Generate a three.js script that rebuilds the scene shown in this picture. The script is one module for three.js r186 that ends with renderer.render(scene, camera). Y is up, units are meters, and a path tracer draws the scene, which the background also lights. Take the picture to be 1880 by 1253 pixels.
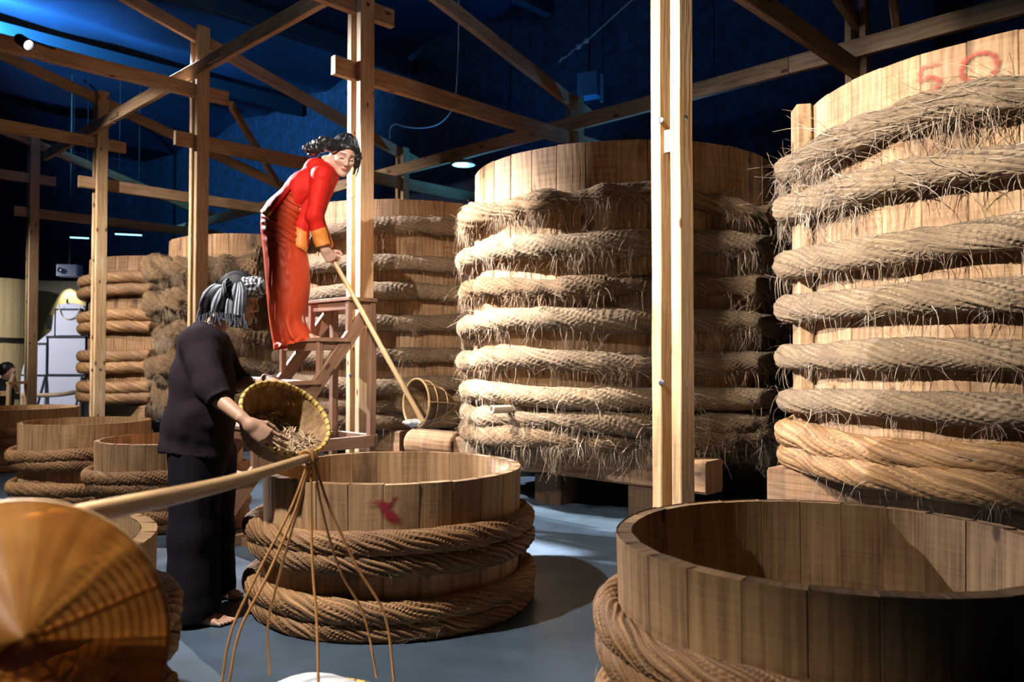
import * as THREE from 'three';
import { mergeGeometries } from 'three/addons/utils/BufferGeometryUtils.js';
import { RectAreaLightUniformsLib } from 'three/addons/lights/RectAreaLightUniformsLib.js';

// ------------------------------------------------------------------ camera, lights, exposure
RectAreaLightUniformsLib.init();
const W = 1880, H = 1253, F = 1462, PITCH = THREE.MathUtils.degToRad(1.39), EYE = 1.24;
const scene = new THREE.Scene();
const camera = new THREE.PerspectiveCamera(2 * Math.atan(H / 2 / F) * 180 / Math.PI, W / H, 0.05, 80);
camera.position.set(0, EYE, 0);
camera.rotation.set(PITCH, 0, 0);
camera.filmGauge = 36;
camera.focus = 4.3;
camera.userData.fStop = 3.2;
const renderer = new THREE.WebGLRenderer({ antialias: true });
renderer.toneMapping = THREE.LinearToneMapping;
renderer.toneMappingExposure = 0.75;
renderer.shadowMap.enabled = true;
scene.background = new THREE.Color(0x000000);

// hall spotlights, all out of view but the small one: [x, y, depth], aim [x, y, depth], candela, half angle, colour; the fixtures are built further down
const SPOTS = [
  { at: [-2.8, 4.6, 2.3], aim: [-0.6, 0.5, 4.3], cd: 210, angle: 0.50, soft: 0.7, color: 0xfff8f2, label: 'unseen can spotlight over the left aisle, placed to light the centre tub' },  // out of view; lights the centre tub from the left
  { at: [-1.45, 4.8, 0.0], aim: [-1.35, 2.2, 6.1], cd: 330, angle: 0.24, soft: 0.8, color: 0xfff6ec, label: 'unseen can spotlight above the viewer, placed to light the ladder' },  // out of view; lights the woman, ladder and vat behind
  { at: [-1.9, 4.4, 1.6], aim: [2.9, 1.75, 5.9], cd: 520, angle: 0.36, soft: 0.7, added_flag: 38.4, color: 0xfff8f2, label: 'unseen can spotlight over the near left aisle, placed to light the right vat' },  // out of view; lights the right vat and the nearest post
  { at: [-6.4, 6.9, 12.0], aim: [0.4, 0.0, 4.8], cd: 7000, angle: 0.11, soft: 0.4, color: 0xf1f4ff, label: 'unseen can spotlight high under the ceiling behind the posts, placed to light the floor' },  // above the view; makes the bright floor patch between the tubs
  { at: [-4.93, 4.455, 8.05], aim: [-0.4, 1.4, 6.9], cd: 620, angle: 0.62, soft: 0.6, color: 0xfaf8ff, small: true, label: 'small glowing spotlight clamped on the long cross beam at upper left' },
  { at: [-3.8, 4.5, 6.5], aim: [0.0, 1.55, 6.95], cd: 1150, angle: 0.30, soft: 0.7, color: 0xfffaf2, label: 'unseen can spotlight between the front posts, placed to light the middle vat from left' },  // above the view; brightens the left edge of the middle vat
  { at: [-5.3, 4.8, 4.3], aim: [-3.5, 0.5, 6.9], cd: 165, angle: 0.48, soft: 0.7, color: 0xfff6ee, label: 'unseen can spotlight over the left aisle, placed to light the row of low tubs' },  // out of view; lights the left tubs
  { at: [-7.9, 4.8, 7.9], aim: [-4.6, 1.9, 11.3], cd: 380, angle: 0.6, color: 0xfff6ee, label: 'unseen can spotlight over the left aisle, placed to light the shaggy vat' },  // out of view; lights the shaggy vat and the left posts
  { at: [-10.8, 4.8, 11.0], aim: [-6.9, 1.7, 13.9], cd: 190, angle: 0.42, color: 0xfff6ee, label: 'unseen can spotlight at the far end of the left aisle, lighting the farthest vat' },  // unseen; lights the farthest rope-bound vat
  { at: [-12.2, 4.6, 13.2], aim: [-10.8, 0.9, 18.0], cd: 190, angle: 0.6, color: 0xf4f4ff, label: 'unseen can spotlight at the far left, placed to light the white display board' },  // unseen; lights the board and the pale vat
  { at: [-1.9, 3.3, 1.1], aim: [-0.75, 0.9, 1.55], cd: 72, angle: 0.38, color: 0xfff4e6, label: 'unseen can spotlight left of the viewer, placed to light the conical hat' },  // unseen; lights hat, pole and near tub rim from above
  { at: [-2.5, 2.6, 3.5], aim: [-0.64, 0.83, 1.0], cd: 230, angle: 0.095, soft: 0.5, color: 0xfff2dc, label: 'unseen can spotlight over the near left tub, placed to shine through the conical hat' },  // unseen; backlights the hat so that its leaf glows
  { at: [-8.9, 6.5, 12.4], aim: [-7.0, 8.0, 17.0], cd: 430, angle: 0.9, color: 0x58b4e8, flood: true, label: 'unseen blue floodlight over the left aisle, placed to light the far ceiling' },  // out of view; gives the blue on the far ceiling
  { at: [-0.04, 2.9, 12.0], aim: [-0.6, 7.3, 11.2], cd: 36, angle: 1.0, color: 0x3f9ce0, flood: true, label: 'unseen blue floodlight at the rear wall, lighting the ceiling above the vat of the ladder' },  // hidden behind the middle vat; gives blue light under the roof
  { at: [2.19, 2.8, 9.83], aim: [1.4, 7.3, 8.9], cd: 14, angle: 1.0, color: 0x3f9ce0, flood: true, label: 'unseen blue floodlight behind the middle vat, placed to light the wall and ceiling' },  // hidden by the middle vat; faint blue for the wall behind
  { at: [-3.6, 5.2, 0.6], aim: [-2.6, 7.3, 2.2], cd: 110, angle: 1.1, color: 0x86c4ee, flood: true, label: 'unseen pale blue floodlight above the near left aisle, placed to light the ceiling' },  // out of view; blue ambient by way of the ceiling
];
// ------------------------------------------------------------------ helpers
function rng(seed) { let s = seed | 0; return () => { s = (s + 0x6d2b79f5) | 0; let t = Math.imul(s ^ (s >>> 15), 1 | s); t = (t + Math.imul(t ^ (t >>> 7), 61 | t)) ^ t; return ((t ^ (t >>> 14)) >>> 0) / 4294967296; }; }
const V = (x, y, z) => new THREE.Vector3(x, y, z);
const lerp = THREE.MathUtils.lerp, clamp = THREE.MathUtils.clamp, sstep = (a, b, x) => { const t = clamp((x - a) / (b - a), 0, 1); return t * t * (3 - 2 * t); };
// a pixel of the photograph and a distance ahead -> a point of the room
function at(px, py, depth) {
  const dx = (px - W / 2) / F, dy = (H / 2 - py) / F, up = dy * Math.cos(PITCH) + Math.sin(PITCH), fw = Math.cos(PITCH) - dy * Math.sin(PITCH), k = depth / fw;
  return V(dx * k, EYE + up * k, -depth);
}
const used = new Map();
function numbered(name) { const n = used.get(name) || 0; used.set(name, n + 1); return n ? name + '_' + String(n).padStart(3, '0') : name; }
function tag(o, label, category, group, kind) {
  if (label) o.userData.label = label;
  if (category) o.userData.category = category;
  if (group) o.userData.group = group; else delete o.userData.group;
  if (kind) o.userData.kind = kind;
  return o;
}
function thing(name, label, category, pos = [0, 0, 0], turn = 0, group) {
  const o = new THREE.Group(); o.name = numbered(name); o.position.set(...pos); o.rotation.y = turn; scene.add(o);
  return tag(o, label, category, group);
}
function part(name, geo, mat, parent, label) {
  const m = new THREE.Mesh(geo, mat); m.castShadow = m.receiveShadow = true;
  const n = (parent.userData.counts ||= {}); n[name] = (n[name] || 0) + 1;
  m.name = n[name] > 1 ? name + '_' + String(n[name] - 1).padStart(3, '0') : name;
  parent.add(m); if (label) m.userData.label = label; return m;
}
function solo(name, geo, mat, label, category, group) {
  const m = new THREE.Mesh(geo, mat); m.castShadow = m.receiveShadow = true; m.name = numbered(name); scene.add(m); return tag(m, label, category, group);
}
function struct(name, geo, mat) { const m = new THREE.Mesh(geo, mat); m.castShadow = m.receiveShadow = true; m.name = name; m.userData.kind = 'structure'; scene.add(m); return m; }

// value noise, tiling with periods px, py
const HASH = new Float32Array(65536); { const r = rng(7); for (let i = 0; i < 65536; i++) HASH[i] = r(); }
const hsh = (x, y, s) => HASH[(Math.imul(x, 374761393) + Math.imul(y, 668265263) + Math.imul(s, 2246822519) >>> 8) & 65535];
const md = (a, n) => ((a % n) + n) % n;
function vn(x, y, px, py, s) {
  const ix = Math.floor(x), iy = Math.floor(y), fx = x - ix, fy = y - iy, u = fx * fx * (3 - 2 * fx), v = fy * fy * (3 - 2 * fy);
  const x0 = md(ix, px), x1 = md(ix + 1, px), y0 = md(iy, py), y1 = md(iy + 1, py);
  return lerp(lerp(hsh(x0, y0, s), hsh(x1, y0, s), u), lerp(hsh(x0, y1, s), hsh(x1, y1, s), u), v);
}
function fbm(x, y, px, py, s, oct = 4) { let a = 0.5, t = 0, n = 0; for (let i = 0; i < oct; i++) { t += a * vn(x, y, px, py, s + i * 17); n += a; a *= 0.5; x *= 2; y *= 2; px *= 2; py *= 2; } return t / n; }
function noise3(x, y, z, s = 0) {
  const iz = Math.floor(z), fz = z - iz, w = fz * fz * (3 - 2 * fz);
  return lerp(vn(x, y, 4096, 4096, s + iz * 31), vn(x, y, 4096, 4096, s + (iz + 1) * 31), w) * 2 - 1;
}
function dataTex(w, h, f, srgb = true, rx = 1, ry = 1) {
  const d = new Uint8Array(w * h * 4);
  for (let y = 0, i = 0; y < h; y++) for (let x = 0; x < w; x++, i += 4) { const c = f(x / w, y / h); d[i] = clamp(c[0], 0, 1) * 255; d[i + 1] = clamp(c[1], 0, 1) * 255; d[i + 2] = clamp(c[2], 0, 1) * 255; d[i + 3] = 255; }
  const t = new THREE.DataTexture(d, w, h); t.wrapS = t.wrapT = THREE.RepeatWrapping; t.magFilter = THREE.LinearFilter; t.minFilter = THREE.LinearMipmapLinearFilter; t.generateMipmaps = true;
  if (srgb) t.colorSpace = THREE.SRGBColorSpace; t.repeat.set(rx, ry); t.needsUpdate = true; return t;
}
const mix3 = (a, b, t) => [lerp(a[0], b[0], t), lerp(a[1], b[1], t), lerp(a[2], b[2], t)];
const hex = (h) => [(h >> 16 & 255) / 255, (h >> 8 & 255) / 255, (h & 255) / 255];
// sawn wood, grain along v; tile = su x sv metres
function woodTex(seed, light, mid, dark, o = {}) {
  const w = o.w || 512, h = o.h || 1024, L = hex(light), M = hex(mid), D = hex(dark), r = rng(seed), knots = [];
  for (let i = 0; i < (o.knots ?? 6); i++) knots.push([r(), r(), 0.012 + r() * 0.018]);
  const sv = o.sv || 2, su = o.su || 1, px = (f) => Math.round(f);
  const f = (u, v) => {
    let uu = u;
    let kn = 0;
    for (const [ku, kv, kr] of knots) { let du = (u - ku) * su, dv = (v - kv) * sv; du -= Math.round(du / su) * su; dv -= Math.round(dv / sv) * sv; const d = Math.hypot(du, dv * 0.45); uu += Math.sign(du) * 0.03 * Math.exp(-d * d / (kr * kr * 6)) / su; kn = Math.max(kn, sstep(kr, kr * 0.45, d)); }
    const warp = (fbm(u * 4, v * 5, 4, 5, seed, 3) - 0.5) * 0.10;
    const rings = 0.5 + 0.5 * Math.sin((uu + warp) * Math.PI * 2 * px(18 * su)) * (0.4 + 0.6 * vn(u * 6, v * 3, 6, 3, seed + 5));
    const fine = fbm(u * px(150 * su), v * px(5 * sv), px(150 * su), px(5 * sv), seed + 3, 2);
    const blot = fbm(u * px(5 * su), v * px(2 * sv), px(5 * su), px(2 * sv), seed + 9, 4);
    const saw = vn(u * 3, v * px(110 * sv), 3, px(110 * sv), seed + 21);
    let t = 0.18 + 0.38 * rings * 0.7 + 0.42 * (fine - 0.35) + (blot - 0.5) * (o.blot ?? 0.7) + (saw - 0.5) * (o.saw ?? 0.06);
    let c = t < 0.5 ? mix3(L, M, clamp(t * 2, 0, 1)) : mix3(M, D, clamp((t - 0.5) * 2, 0, 1));
    const st = sstep(0.60, 0.80, fbm(u * px(4 * su), v * px(1.5 * sv), px(4 * su), Math.max(1, px(1.5 * sv)), seed + 33, 5)) * (o.stain ?? 0.3);
    c = mix3(c, [D[0] * 0.45, D[1] * 0.42, D[2] * 0.4], st);
    c = mix3(c, [0.25, 0.13, 0.06], kn * 0.75);
    return c;
  };
  return dataTex(w, h, f, true, 1 / su, 1 / sv);
}
function stdMat(o) { return new THREE.MeshPhysicalMaterial({ roughness: 0.75, ...o }); }
// alike materials of different tone over one texture
function tones(tex, list, o) { return list.map((c) => stdMat({ map: tex, bumpMap: tex, bumpScale: 0.004, color: new THREE.Color(c[0], c[1], c[2]), ...o })); }

// ---- geometry
class MB { // mesh builder: raw triangles
  constructor() { this.p = []; this.n = []; this.u = []; this.i = []; }
  v(x, y, z, nx, ny, nz, u, v) { this.p.push(x, y, z); this.n.push(nx, ny, nz); this.u.push(u, v); return this.p.length / 3 - 1; }
  quad(a, b, c, d) { this.i.push(a, b, c, a, c, d); }
  tri(a, b, c) { this.i.push(a, b, c); }
  geo(smooth) { const g = new THREE.BufferGeometry(); g.setAttribute('position', new THREE.Float32BufferAttribute(this.p, 3)); g.setAttribute('normal', new THREE.Float32BufferAttribute(this.n, 3)); g.setAttribute('uv', new THREE.Float32BufferAttribute(this.u, 2)); g.setIndex(this.i); if (smooth) g.computeVertexNormals(); return g; }
}
// bevelled bar: length along Y from 0 to len, section w (x) by d (z); uv in metres, v along the length
function barGeo(w, d, len, c = 0.006, uo = 0, vo = 0, wob = 0) {
  const b = new MB(), x = w / 2, z = d / 2, P = [[-x + c, -z], [x - c, -z], [x, -z + c], [x, z - c], [x - c, z], [-x + c, z], [-x, z - c], [-x, -z + c]];
  const seg = Math.max(1, Math.min(12, Math.round(len / 0.45))); let acc = uo;
  const r = rng((uo * 1e4 + vo * 777) | 0), off = []; for (let k = 0; k <= seg; k++) off.push([(r() - 0.5) * wob, (r() - 0.5) * wob]);
  for (let i = 0; i < 8; i++) {
    const p = P[i], q = P[(i + 1) % 8], L = Math.hypot(q[0] - p[0], q[1] - p[1]), nx = (q[1] - p[1]) / L, nz = -(q[0] - p[0]) / L;
    for (let k = 0; k < seg; k++) {
      const y0 = len * k / seg, y1 = len * (k + 1) / seg, o0 = off[k], o1 = off[k + 1];
      b.quad(b.v(p[0] + o0[0], y0, p[1] + o0[1], nx, 0, nz, acc, y0 + vo), b.v(p[0] + o1[0], y1, p[1] + o1[1], nx, 0, nz, acc, y1 + vo), b.v(q[0] + o1[0], y1, q[1] + o1[1], nx, 0, nz, acc + L, y1 + vo), b.v(q[0] + o0[0], y0, q[1] + o0[1], nx, 0, nz, acc + L, y0 + vo));
    }
    acc += L;
  }
  for (const [y, s, o] of [[0, -1, off[0]], [len, 1, off[seg]]]) { const ids = P.map((p) => b.v(p[0] + o[0], y, p[1] + o[1], 0, s, 0, p[0] * 0.3 + uo, p[1] * 0.06 + vo)); for (let i = 1; i < 7; i++) s > 0 ? b.tri(ids[0], ids[i + 1], ids[i]) : b.tri(ids[0], ids[i], ids[i + 1]); }
  const g = b.geo(); fixWinding(g); return g;
}
function fixWinding(g) { // turn triangles so that they agree with the stored normals
  const p = g.attributes.position.array, n = g.attributes.normal.array, ix = g.index.array;
  for (let i = 0; i < ix.length; i += 3) {
    const a = ix[i] * 3, b = ix[i + 1] * 3, c = ix[i + 2] * 3;
    const ux = p[b] - p[a], uy = p[b + 1] - p[a + 1], uz = p[b + 2] - p[a + 2], vx = p[c] - p[a], vy = p[c + 1] - p[a + 1], vz = p[c + 2] - p[a + 2];
    const cx = uy * vz - uz * vy, cy = uz * vx - ux * vz, cz = ux * vy - uy * vx;
    if (cx * n[a] + cy * n[a + 1] + cz * n[a + 2] < 0) { const t = ix[i + 1]; ix[i + 1] = ix[i + 2]; ix[i + 2] = t; }
  }
}
// matrix that lays a Y-long bar from a to b; its x-side is kept level
function between(a, b, roll = 0, side) {
  const y = b.clone().sub(a).normalize(); let x = side ? side.clone() : new THREE.Vector3().crossVectors(V(0, 1, 0), y); if (x.lengthSq() < 1e-6) x = V(1, 0, 0);
  x.addScaledVector(y, -x.dot(y)).normalize(); const z = new THREE.Vector3().crossVectors(x, y); const m = new THREE.Matrix4().makeBasis(x, y, z);
  if (roll) m.multiply(new THREE.Matrix4().makeRotationY(roll)); return m.setPosition(a);
}
function barBetween(a, b, w, d, c, seed = 0, side) { const r = rng(seed * 91 + 5); return barGeo(w, d, a.distanceTo(b), c, r() * 3, r() * 3, 0.004).applyMatrix4(between(a, b, 0, side)); }
// tube through points with a radius function; flat = ratio of the second axis
function tubeGeo(pts, rad, segs = 24, sides = 8, closed = false, vScale = 1) {
  const curve = new THREE.CatmullRomCurve3(pts, closed, 'centripetal'), fr = curve.computeFrenetFrames(segs, closed), b = new MB(), P = new THREE.Vector3(); let len = curve.getLength();
  for (let i = 0; i <= segs; i++) { curve.getPointAt(i / segs, P); const R = typeof rad === 'function' ? rad(i / segs) : rad; for (let j = 0; j <= sides; j++) { const a = j / sides * Math.PI * 2, n = fr.normals[i].clone().multiplyScalar(Math.cos(a)).addScaledVector(fr.binormals[i], Math.sin(a)); b.v(P.x + n.x * R, P.y + n.y * R, P.z + n.z * R, n.x, n.y, n.z, j / sides, i / segs * len * vScale); } }
  for (let i = 0; i < segs; i++) for (let j = 0; j < sides; j++) { const a = i * (sides + 1) + j; b.quad(a, a + sides + 1, a + sides + 2, a + 1); }
  if (!closed) for (const [i, s] of [[0, -1], [segs, 1]]) { curve.getPointAt(i / segs, P); const t = fr.tangents[i], c = b.v(P.x, P.y, P.z, t.x * s, t.y * s, t.z * s, 0, 0), R = typeof rad === 'function' ? rad(i / segs) : rad; const ids = []; for (let j = 0; j <= sides; j++) { const a = j / sides * Math.PI * 2, n = fr.normals[i].clone().multiplyScalar(Math.cos(a)).addScaledVector(fr.binormals[i], Math.sin(a)); ids.push(b.v(P.x + n.x * R, P.y + n.y * R, P.z + n.z * R, t.x * s, t.y * s, t.z * s, 0.5 + Math.cos(a) * 0.5, 0.5 + Math.sin(a) * 0.5)); } for (let j = 0; j < sides; j++) b.tri(c, ids[j], ids[j + 1]); }
  const g = b.geo(); fixWinding(g); return g;
}
function lathe(pts, n = 32) { return new THREE.LatheGeometry(pts.map((p) => new THREE.Vector2(p[0], p[1])), n); }
function boxGeo(w, h, d, c = 0.01) { const g = barGeo(w, d, h, Math.min(c, w / 3, d / 3, 0.05)); return g; } // base at y = 0

// ---- implicit bodies: tapered capsules and ellipsoids joined by a smooth minimum, meshed by surface nets
const cap = (a, b, ra, rb = ra, k = 0.02) => ({ t: 0, a, b, ra, rb, k, ab: b.clone().sub(a), l2: Math.max(1e-9, a.distanceToSquared(b)) });
const ell = (c, r, q, k = 0.02) => ({ t: 1, c, r, k, q: q ? q.clone().invert() : null });
const cut = (c, r, k = 0.01) => ({ t: 2, c, r, k });
const tv = new THREE.Vector3();
function prim(s, x, y, z) {
  if (s.t === 0) { const px = x - s.a.x, py = y - s.a.y, pz = z - s.a.z, h = clamp((px * s.ab.x + py * s.ab.y + pz * s.ab.z) / s.l2, 0, 1), dx = px - s.ab.x * h, dy = py - s.ab.y * h, dz = pz - s.ab.z * h; return Math.sqrt(dx * dx + dy * dy + dz * dz) - lerp(s.ra, s.rb, h); }
  tv.set(x - s.c.x, y - s.c.y, z - s.c.z); if (s.t === 2) return tv.length() - s.r; if (s.q) tv.applyQuaternion(s.q);
  const a = tv.x / s.r.x, b = tv.y / s.r.y, c = tv.z / s.r.z, k0 = Math.sqrt(a * a + b * b + c * c), e = tv.x / (s.r.x * s.r.x), f = tv.y / (s.r.y * s.r.y), g = tv.z / (s.r.z * s.r.z), k1 = Math.sqrt(e * e + f * f + g * g);
  return k0 < 1e-6 ? -Math.min(s.r.x, s.r.y, s.r.z) : k0 * (k0 - 1) / k1;
}
function field(prims, warp) {
  return (x, y, z) => {
    let d = 1e3;
    for (const s of prims) { const e = prim(s, x, y, z); if (s.t === 2) { const h = Math.max(s.k - Math.abs(-e - d), 0) / s.k; d = Math.max(d, -e) + h * h * s.k * 0.25; } else { const h = Math.max(s.k - Math.abs(d - e), 0) / s.k; d = Math.min(d, e) - h * h * s.k * 0.25; } }
    return warp ? warp(d, x, y, z) : d;
  };
}
function bounds(prims, pad = 0.03) { const lo = V(1e3, 1e3, 1e3), hi = V(-1e3, -1e3, -1e3); for (const s of prims) { if (s.t === 2) continue; if (s.t === 0) for (const [p, r] of [[s.a, s.ra], [s.b, s.rb]]) { lo.min(p.clone().subScalar(r)); hi.max(p.clone().addScalar(r)); } else { const r = Math.max(s.r.x, s.r.y, s.r.z); lo.min(s.c.clone().subScalar(r)); hi.max(s.c.clone().addScalar(r)); } } return [lo.subScalar(pad), hi.addScalar(pad)]; }
function nets(f, [lo, hi], cell, color) {
  const nx = Math.ceil((hi.x - lo.x) / cell) + 1, ny = Math.ceil((hi.y - lo.y) / cell) + 1, nz = Math.ceil((hi.z - lo.z) / cell) + 1, D = new Float32Array(nx * ny * nz), B = 6;
  const id = (x, y, z) => x + nx * (y + ny * z);
  for (let z = 0; z < nz; z += B) for (let y = 0; y < ny; y += B) for (let x = 0; x < nx; x += B) {
    const c = f(lo.x + (x + B / 2) * cell, lo.y + (y + B / 2) * cell, lo.z + (z + B / 2) * cell), far = Math.abs(c) > B * cell * 1.6;
    for (let k = z; k < Math.min(z + B, nz); k++) for (let j = y; j < Math.min(y + B, ny); j++) for (let i = x; i < Math.min(x + B, nx); i++) D[id(i, j, k)] = far ? c : f(lo.x + i * cell, lo.y + j * cell, lo.z + k * cell);
  }
  const at3 = new Int32Array(nx * ny * nz).fill(-1), pos = [], col = [], nrm = [], uv = [];
  for (let z = 0; z < nz - 1; z++) for (let y = 0; y < ny - 1; y++) for (let x = 0; x < nx - 1; x++) {
    let m = 0, sx = 0, sy = 0, sz = 0, n = 0; const d = [];
    for (let k = 0; k < 8; k++) { d[k] = D[id(x + (k & 1), y + (k >> 1 & 1), z + (k >> 2))]; if (d[k] < 0) m |= 1 << k; }
    if (m === 0 || m === 255) continue;
    for (let a = 0; a < 8; a++) for (let e = 0; e < 3; e++) { const b = a | 1 << e; if (b === a) continue; if ((d[a] < 0) === (d[b] < 0)) continue; const t = d[a] / (d[a] - d[b]); sx += (a & 1) + (e === 0 ? t : 0); sy += (a >> 1 & 1) + (e === 1 ? t : 0); sz += (a >> 2) + (e === 2 ? t : 0); n++; }
    at3[id(x, y, z)] = pos.length / 3; const X = lo.x + (x + sx / n) * cell, Y = lo.y + (y + sy / n) * cell, Z = lo.z + (z + sz / n) * cell; pos.push(X, Y, Z);
    const h = cell * 0.5, gx = f(X + h, Y, Z) - f(X - h, Y, Z), gy = f(X, Y + h, Z) - f(X, Y - h, Z), gz = f(X, Y, Z + h) - f(X, Y, Z - h), l = Math.hypot(gx, gy, gz) || 1; nrm.push(gx / l, gy / l, gz / l); uv.push(X + Z, Y);
    if (color) { const c = color(X, Y, Z, gx / l, gy / l, gz / l); col.push(c[0], c[1], c[2]); }
  }
  const ix = [], q = (a, b, c, d, flip) => { if (a < 0 || b < 0 || c < 0 || d < 0) return; flip ? ix.push(a, c, b, a, d, c) : ix.push(a, b, c, a, c, d); };
  for (let z = 1; z < nz - 1; z++) for (let y = 1; y < ny - 1; y++) for (let x = 1; x < nx - 1; x++) {
    const s = D[id(x, y, z)] < 0;
    if (s !== D[id(x + 1, y, z)] < 0) q(at3[id(x, y - 1, z - 1)], at3[id(x, y, z - 1)], at3[id(x, y, z)], at3[id(x, y - 1, z)], !s);
    if (s !== D[id(x, y + 1, z)] < 0) q(at3[id(x - 1, y, z - 1)], at3[id(x - 1, y, z)], at3[id(x, y, z)], at3[id(x, y, z - 1)], !s);
    if (s !== D[id(x, y, z + 1)] < 0) q(at3[id(x - 1, y - 1, z)], at3[id(x, y - 1, z)], at3[id(x, y, z)], at3[id(x - 1, y, z)], !s);
  }
  const g = new THREE.BufferGeometry(); g.setAttribute('position', new THREE.Float32BufferAttribute(pos, 3)); g.setAttribute('normal', new THREE.Float32BufferAttribute(nrm, 3)); g.setAttribute('uv', new THREE.Float32BufferAttribute(uv, 2)); if (color) g.setAttribute('color', new THREE.Float32BufferAttribute(col, 3)); g.setIndex(ix); fixWinding(g); return g;
}
const solid = (prims, cell, color, warp) => nets(field(prims, warp), bounds(prims), cell, color);
// two geometries from one: the triangles whose middle passes the test, and the rest
function splitGeo(g, test) {
  const out = [[], []], p = g.attributes.position.array, ix = g.index.array;
  for (let i = 0; i < ix.length; i += 3) { const a = ix[i] * 3, b = ix[i + 1] * 3, c = ix[i + 2] * 3; out[test((p[a] + p[b] + p[c]) / 3, (p[a + 1] + p[b + 1] + p[c + 1]) / 3, (p[a + 2] + p[b + 2] + p[c + 2]) / 3) ? 0 : 1].push(ix[i], ix[i + 1], ix[i + 2]); }
  return out.map((list) => { const map = new Map(), o = new THREE.BufferGeometry(), idx = list.map((v) => { if (!map.has(v)) map.set(v, map.size); return map.get(v); }); for (const n of Object.keys(g.attributes)) { const s = g.attributes[n], arr = new Float32Array(map.size * s.itemSize); for (const [from, to] of map) for (let k = 0; k < s.itemSize; k++) arr[to * s.itemSize + k] = s.array[from * s.itemSize + k]; o.setAttribute(n, new THREE.BufferAttribute(arr, s.itemSize)); } o.setIndex(idx); return o; });
}
// ------------------------------------------------------------------ the hall: its own grid, a along the row of vats, b away from the viewer towards the back wall
const UX = -0.72, UZ = 0.694, TURN = -Math.atan2(0.694, 0.72);      // turn: local x runs along -a, local z along -b
const O = { x: 1.01, z: 5.0 };
const room = (a, b, y) => V(O.x + UX * a + UZ * b, y, -(O.z + UZ * a - UX * b));
const CEIL = 7.3, A0 = -9, A1 = 22, B0 = -9, B1 = 5.3;

const floorTex = dataTex(1024, 1024, (u, v) => { const n = fbm(u * 6, v * 6, 6, 6, 3, 5), m = fbm(u * 40, v * 40, 40, 40, 8, 3), d = sstep(0.62, 0.75, fbm(u * 9, v * 9, 9, 9, 29, 4)); const k = 0.31 + (n - 0.5) * 0.16 + (m - 0.5) * 0.07 - d * 0.06; return [k * 0.78, k * 0.97, k * 1.13]; }, true, 1 / 5, 1 / 5);
const floorRough = dataTex(512, 512, (u, v) => { const k = 0.42 + (fbm(u * 10, v * 10, 10, 10, 41, 4) - 0.5) * 0.5; return [k, k, k]; }, false, 1 / 4, 1 / 4);
const wallTex = dataTex(512, 512, (u, v) => { const k = 0.5 + (fbm(u * 12, v * 12, 12, 12, 61, 5) - 0.5) * 0.5; return [k * 0.16, k * 0.30, k * 0.52]; }, true, 1, 1);
const clothTex = dataTex(512, 512, (u, v) => { const k = 0.5 + (fbm(u * 5, v * 5, 5, 5, 71, 5) - 0.5) * 0.6; return [k * 0.10, k * 0.22, k * 0.44]; }, true, 0.2, 0.2);
const M = {
  floor: stdMat({ map: floorTex, roughnessMap: floorRough, roughness: 1.0, bumpMap: floorRough, bumpScale: 0.0008, clearcoat: 0.15, clearcoatRoughness: 0.35 }),
  wall: stdMat({ map: wallTex, bumpMap: wallTex, bumpScale: 0.004, roughness: 0.9 }),
  ceil: stdMat({ map: clothTex, roughness: 0.55, sheen: 0.3, sheenColor: new THREE.Color(0.05, 0.12, 0.3) }),
  black: stdMat({ color: 0x0b0c0f, roughness: 0.5 }), dark: stdMat({ color: 0x15171c, roughness: 0.7 }), steel: stdMat({ color: 0x9aa0a6, metalness: 1, roughness: 0.35 }),
};
function slab(name, a0, a1, b0, b1, y0, y1, mat, uvs = 1) { // axis-aligned in the hall's grid
  const g = new THREE.BoxGeometry(a1 - a0, y1 - y0, b1 - b0), p = g.attributes.position, n = g.attributes.normal, u = g.attributes.uv;
  for (let i = 0; i < p.count; i++) { const ax = Math.abs(n.getX(i)), ay = Math.abs(n.getY(i)); u.setXY(i, ax > 0.5 ? p.getZ(i) : p.getX(i), ay > 0.5 ? p.getZ(i) : p.getY(i)); }
  const c = room((a0 + a1) / 2, (b0 + b1) / 2, (y0 + y1) / 2); g.rotateY(TURN).translate(c.x, c.y, c.z); return struct(name, g, mat);
}
slab('floor', A0, A1, B0, B1, -0.2, 0, M.floor);
const backWall = slab('wall_back', A0, A1, B1, B1 + 0.25, 0, CEIL, M.wall);
slab('wall_front', A0, A1, B0 - 0.25, B0, 0, CEIL, M.wall);
slab('wall_right', A0 - 0.25, A0, B0 - 0.25, B1 + 0.25, 0, CEIL, M.wall);
slab('wall_left', A1, A1 + 0.25, B0 - 0.25, B1 + 0.25, 0, CEIL, M.wall);
{ // ceiling: dark blue cloth hung in shallow swags between the purlins
  const g = new THREE.PlaneGeometry(A1 - A0 + 0.5, B1 - B0 + 0.5, 240, 90), p = g.attributes.position, u = g.attributes.uv;
  for (let i = 0; i < p.count; i++) { const x = p.getX(i), z = p.getY(i), sag = 0.16 * Math.abs(Math.sin((x + 0.4) * Math.PI / 2.6)) + 0.05 * noise3(x * 0.9, z * 0.9, 3); p.setXYZ(i, x, CEIL - 0.02 - 0.16 + sag, z); u.setXY(i, x, z); }
  g.computeVertexNormals(); const c = room((A0 + A1) / 2, (B0 + B1) / 2, 0); g.rotateY(TURN).translate(c.x, 0, c.z);
  struct('ceiling', g, M.ceil);
  slab('trim_1', A0 - 0.25, A1 + 0.25, B0 - 0.25, B1 + 0.25, CEIL + 0.15, CEIL + 0.3, M.dark);
}
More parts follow.
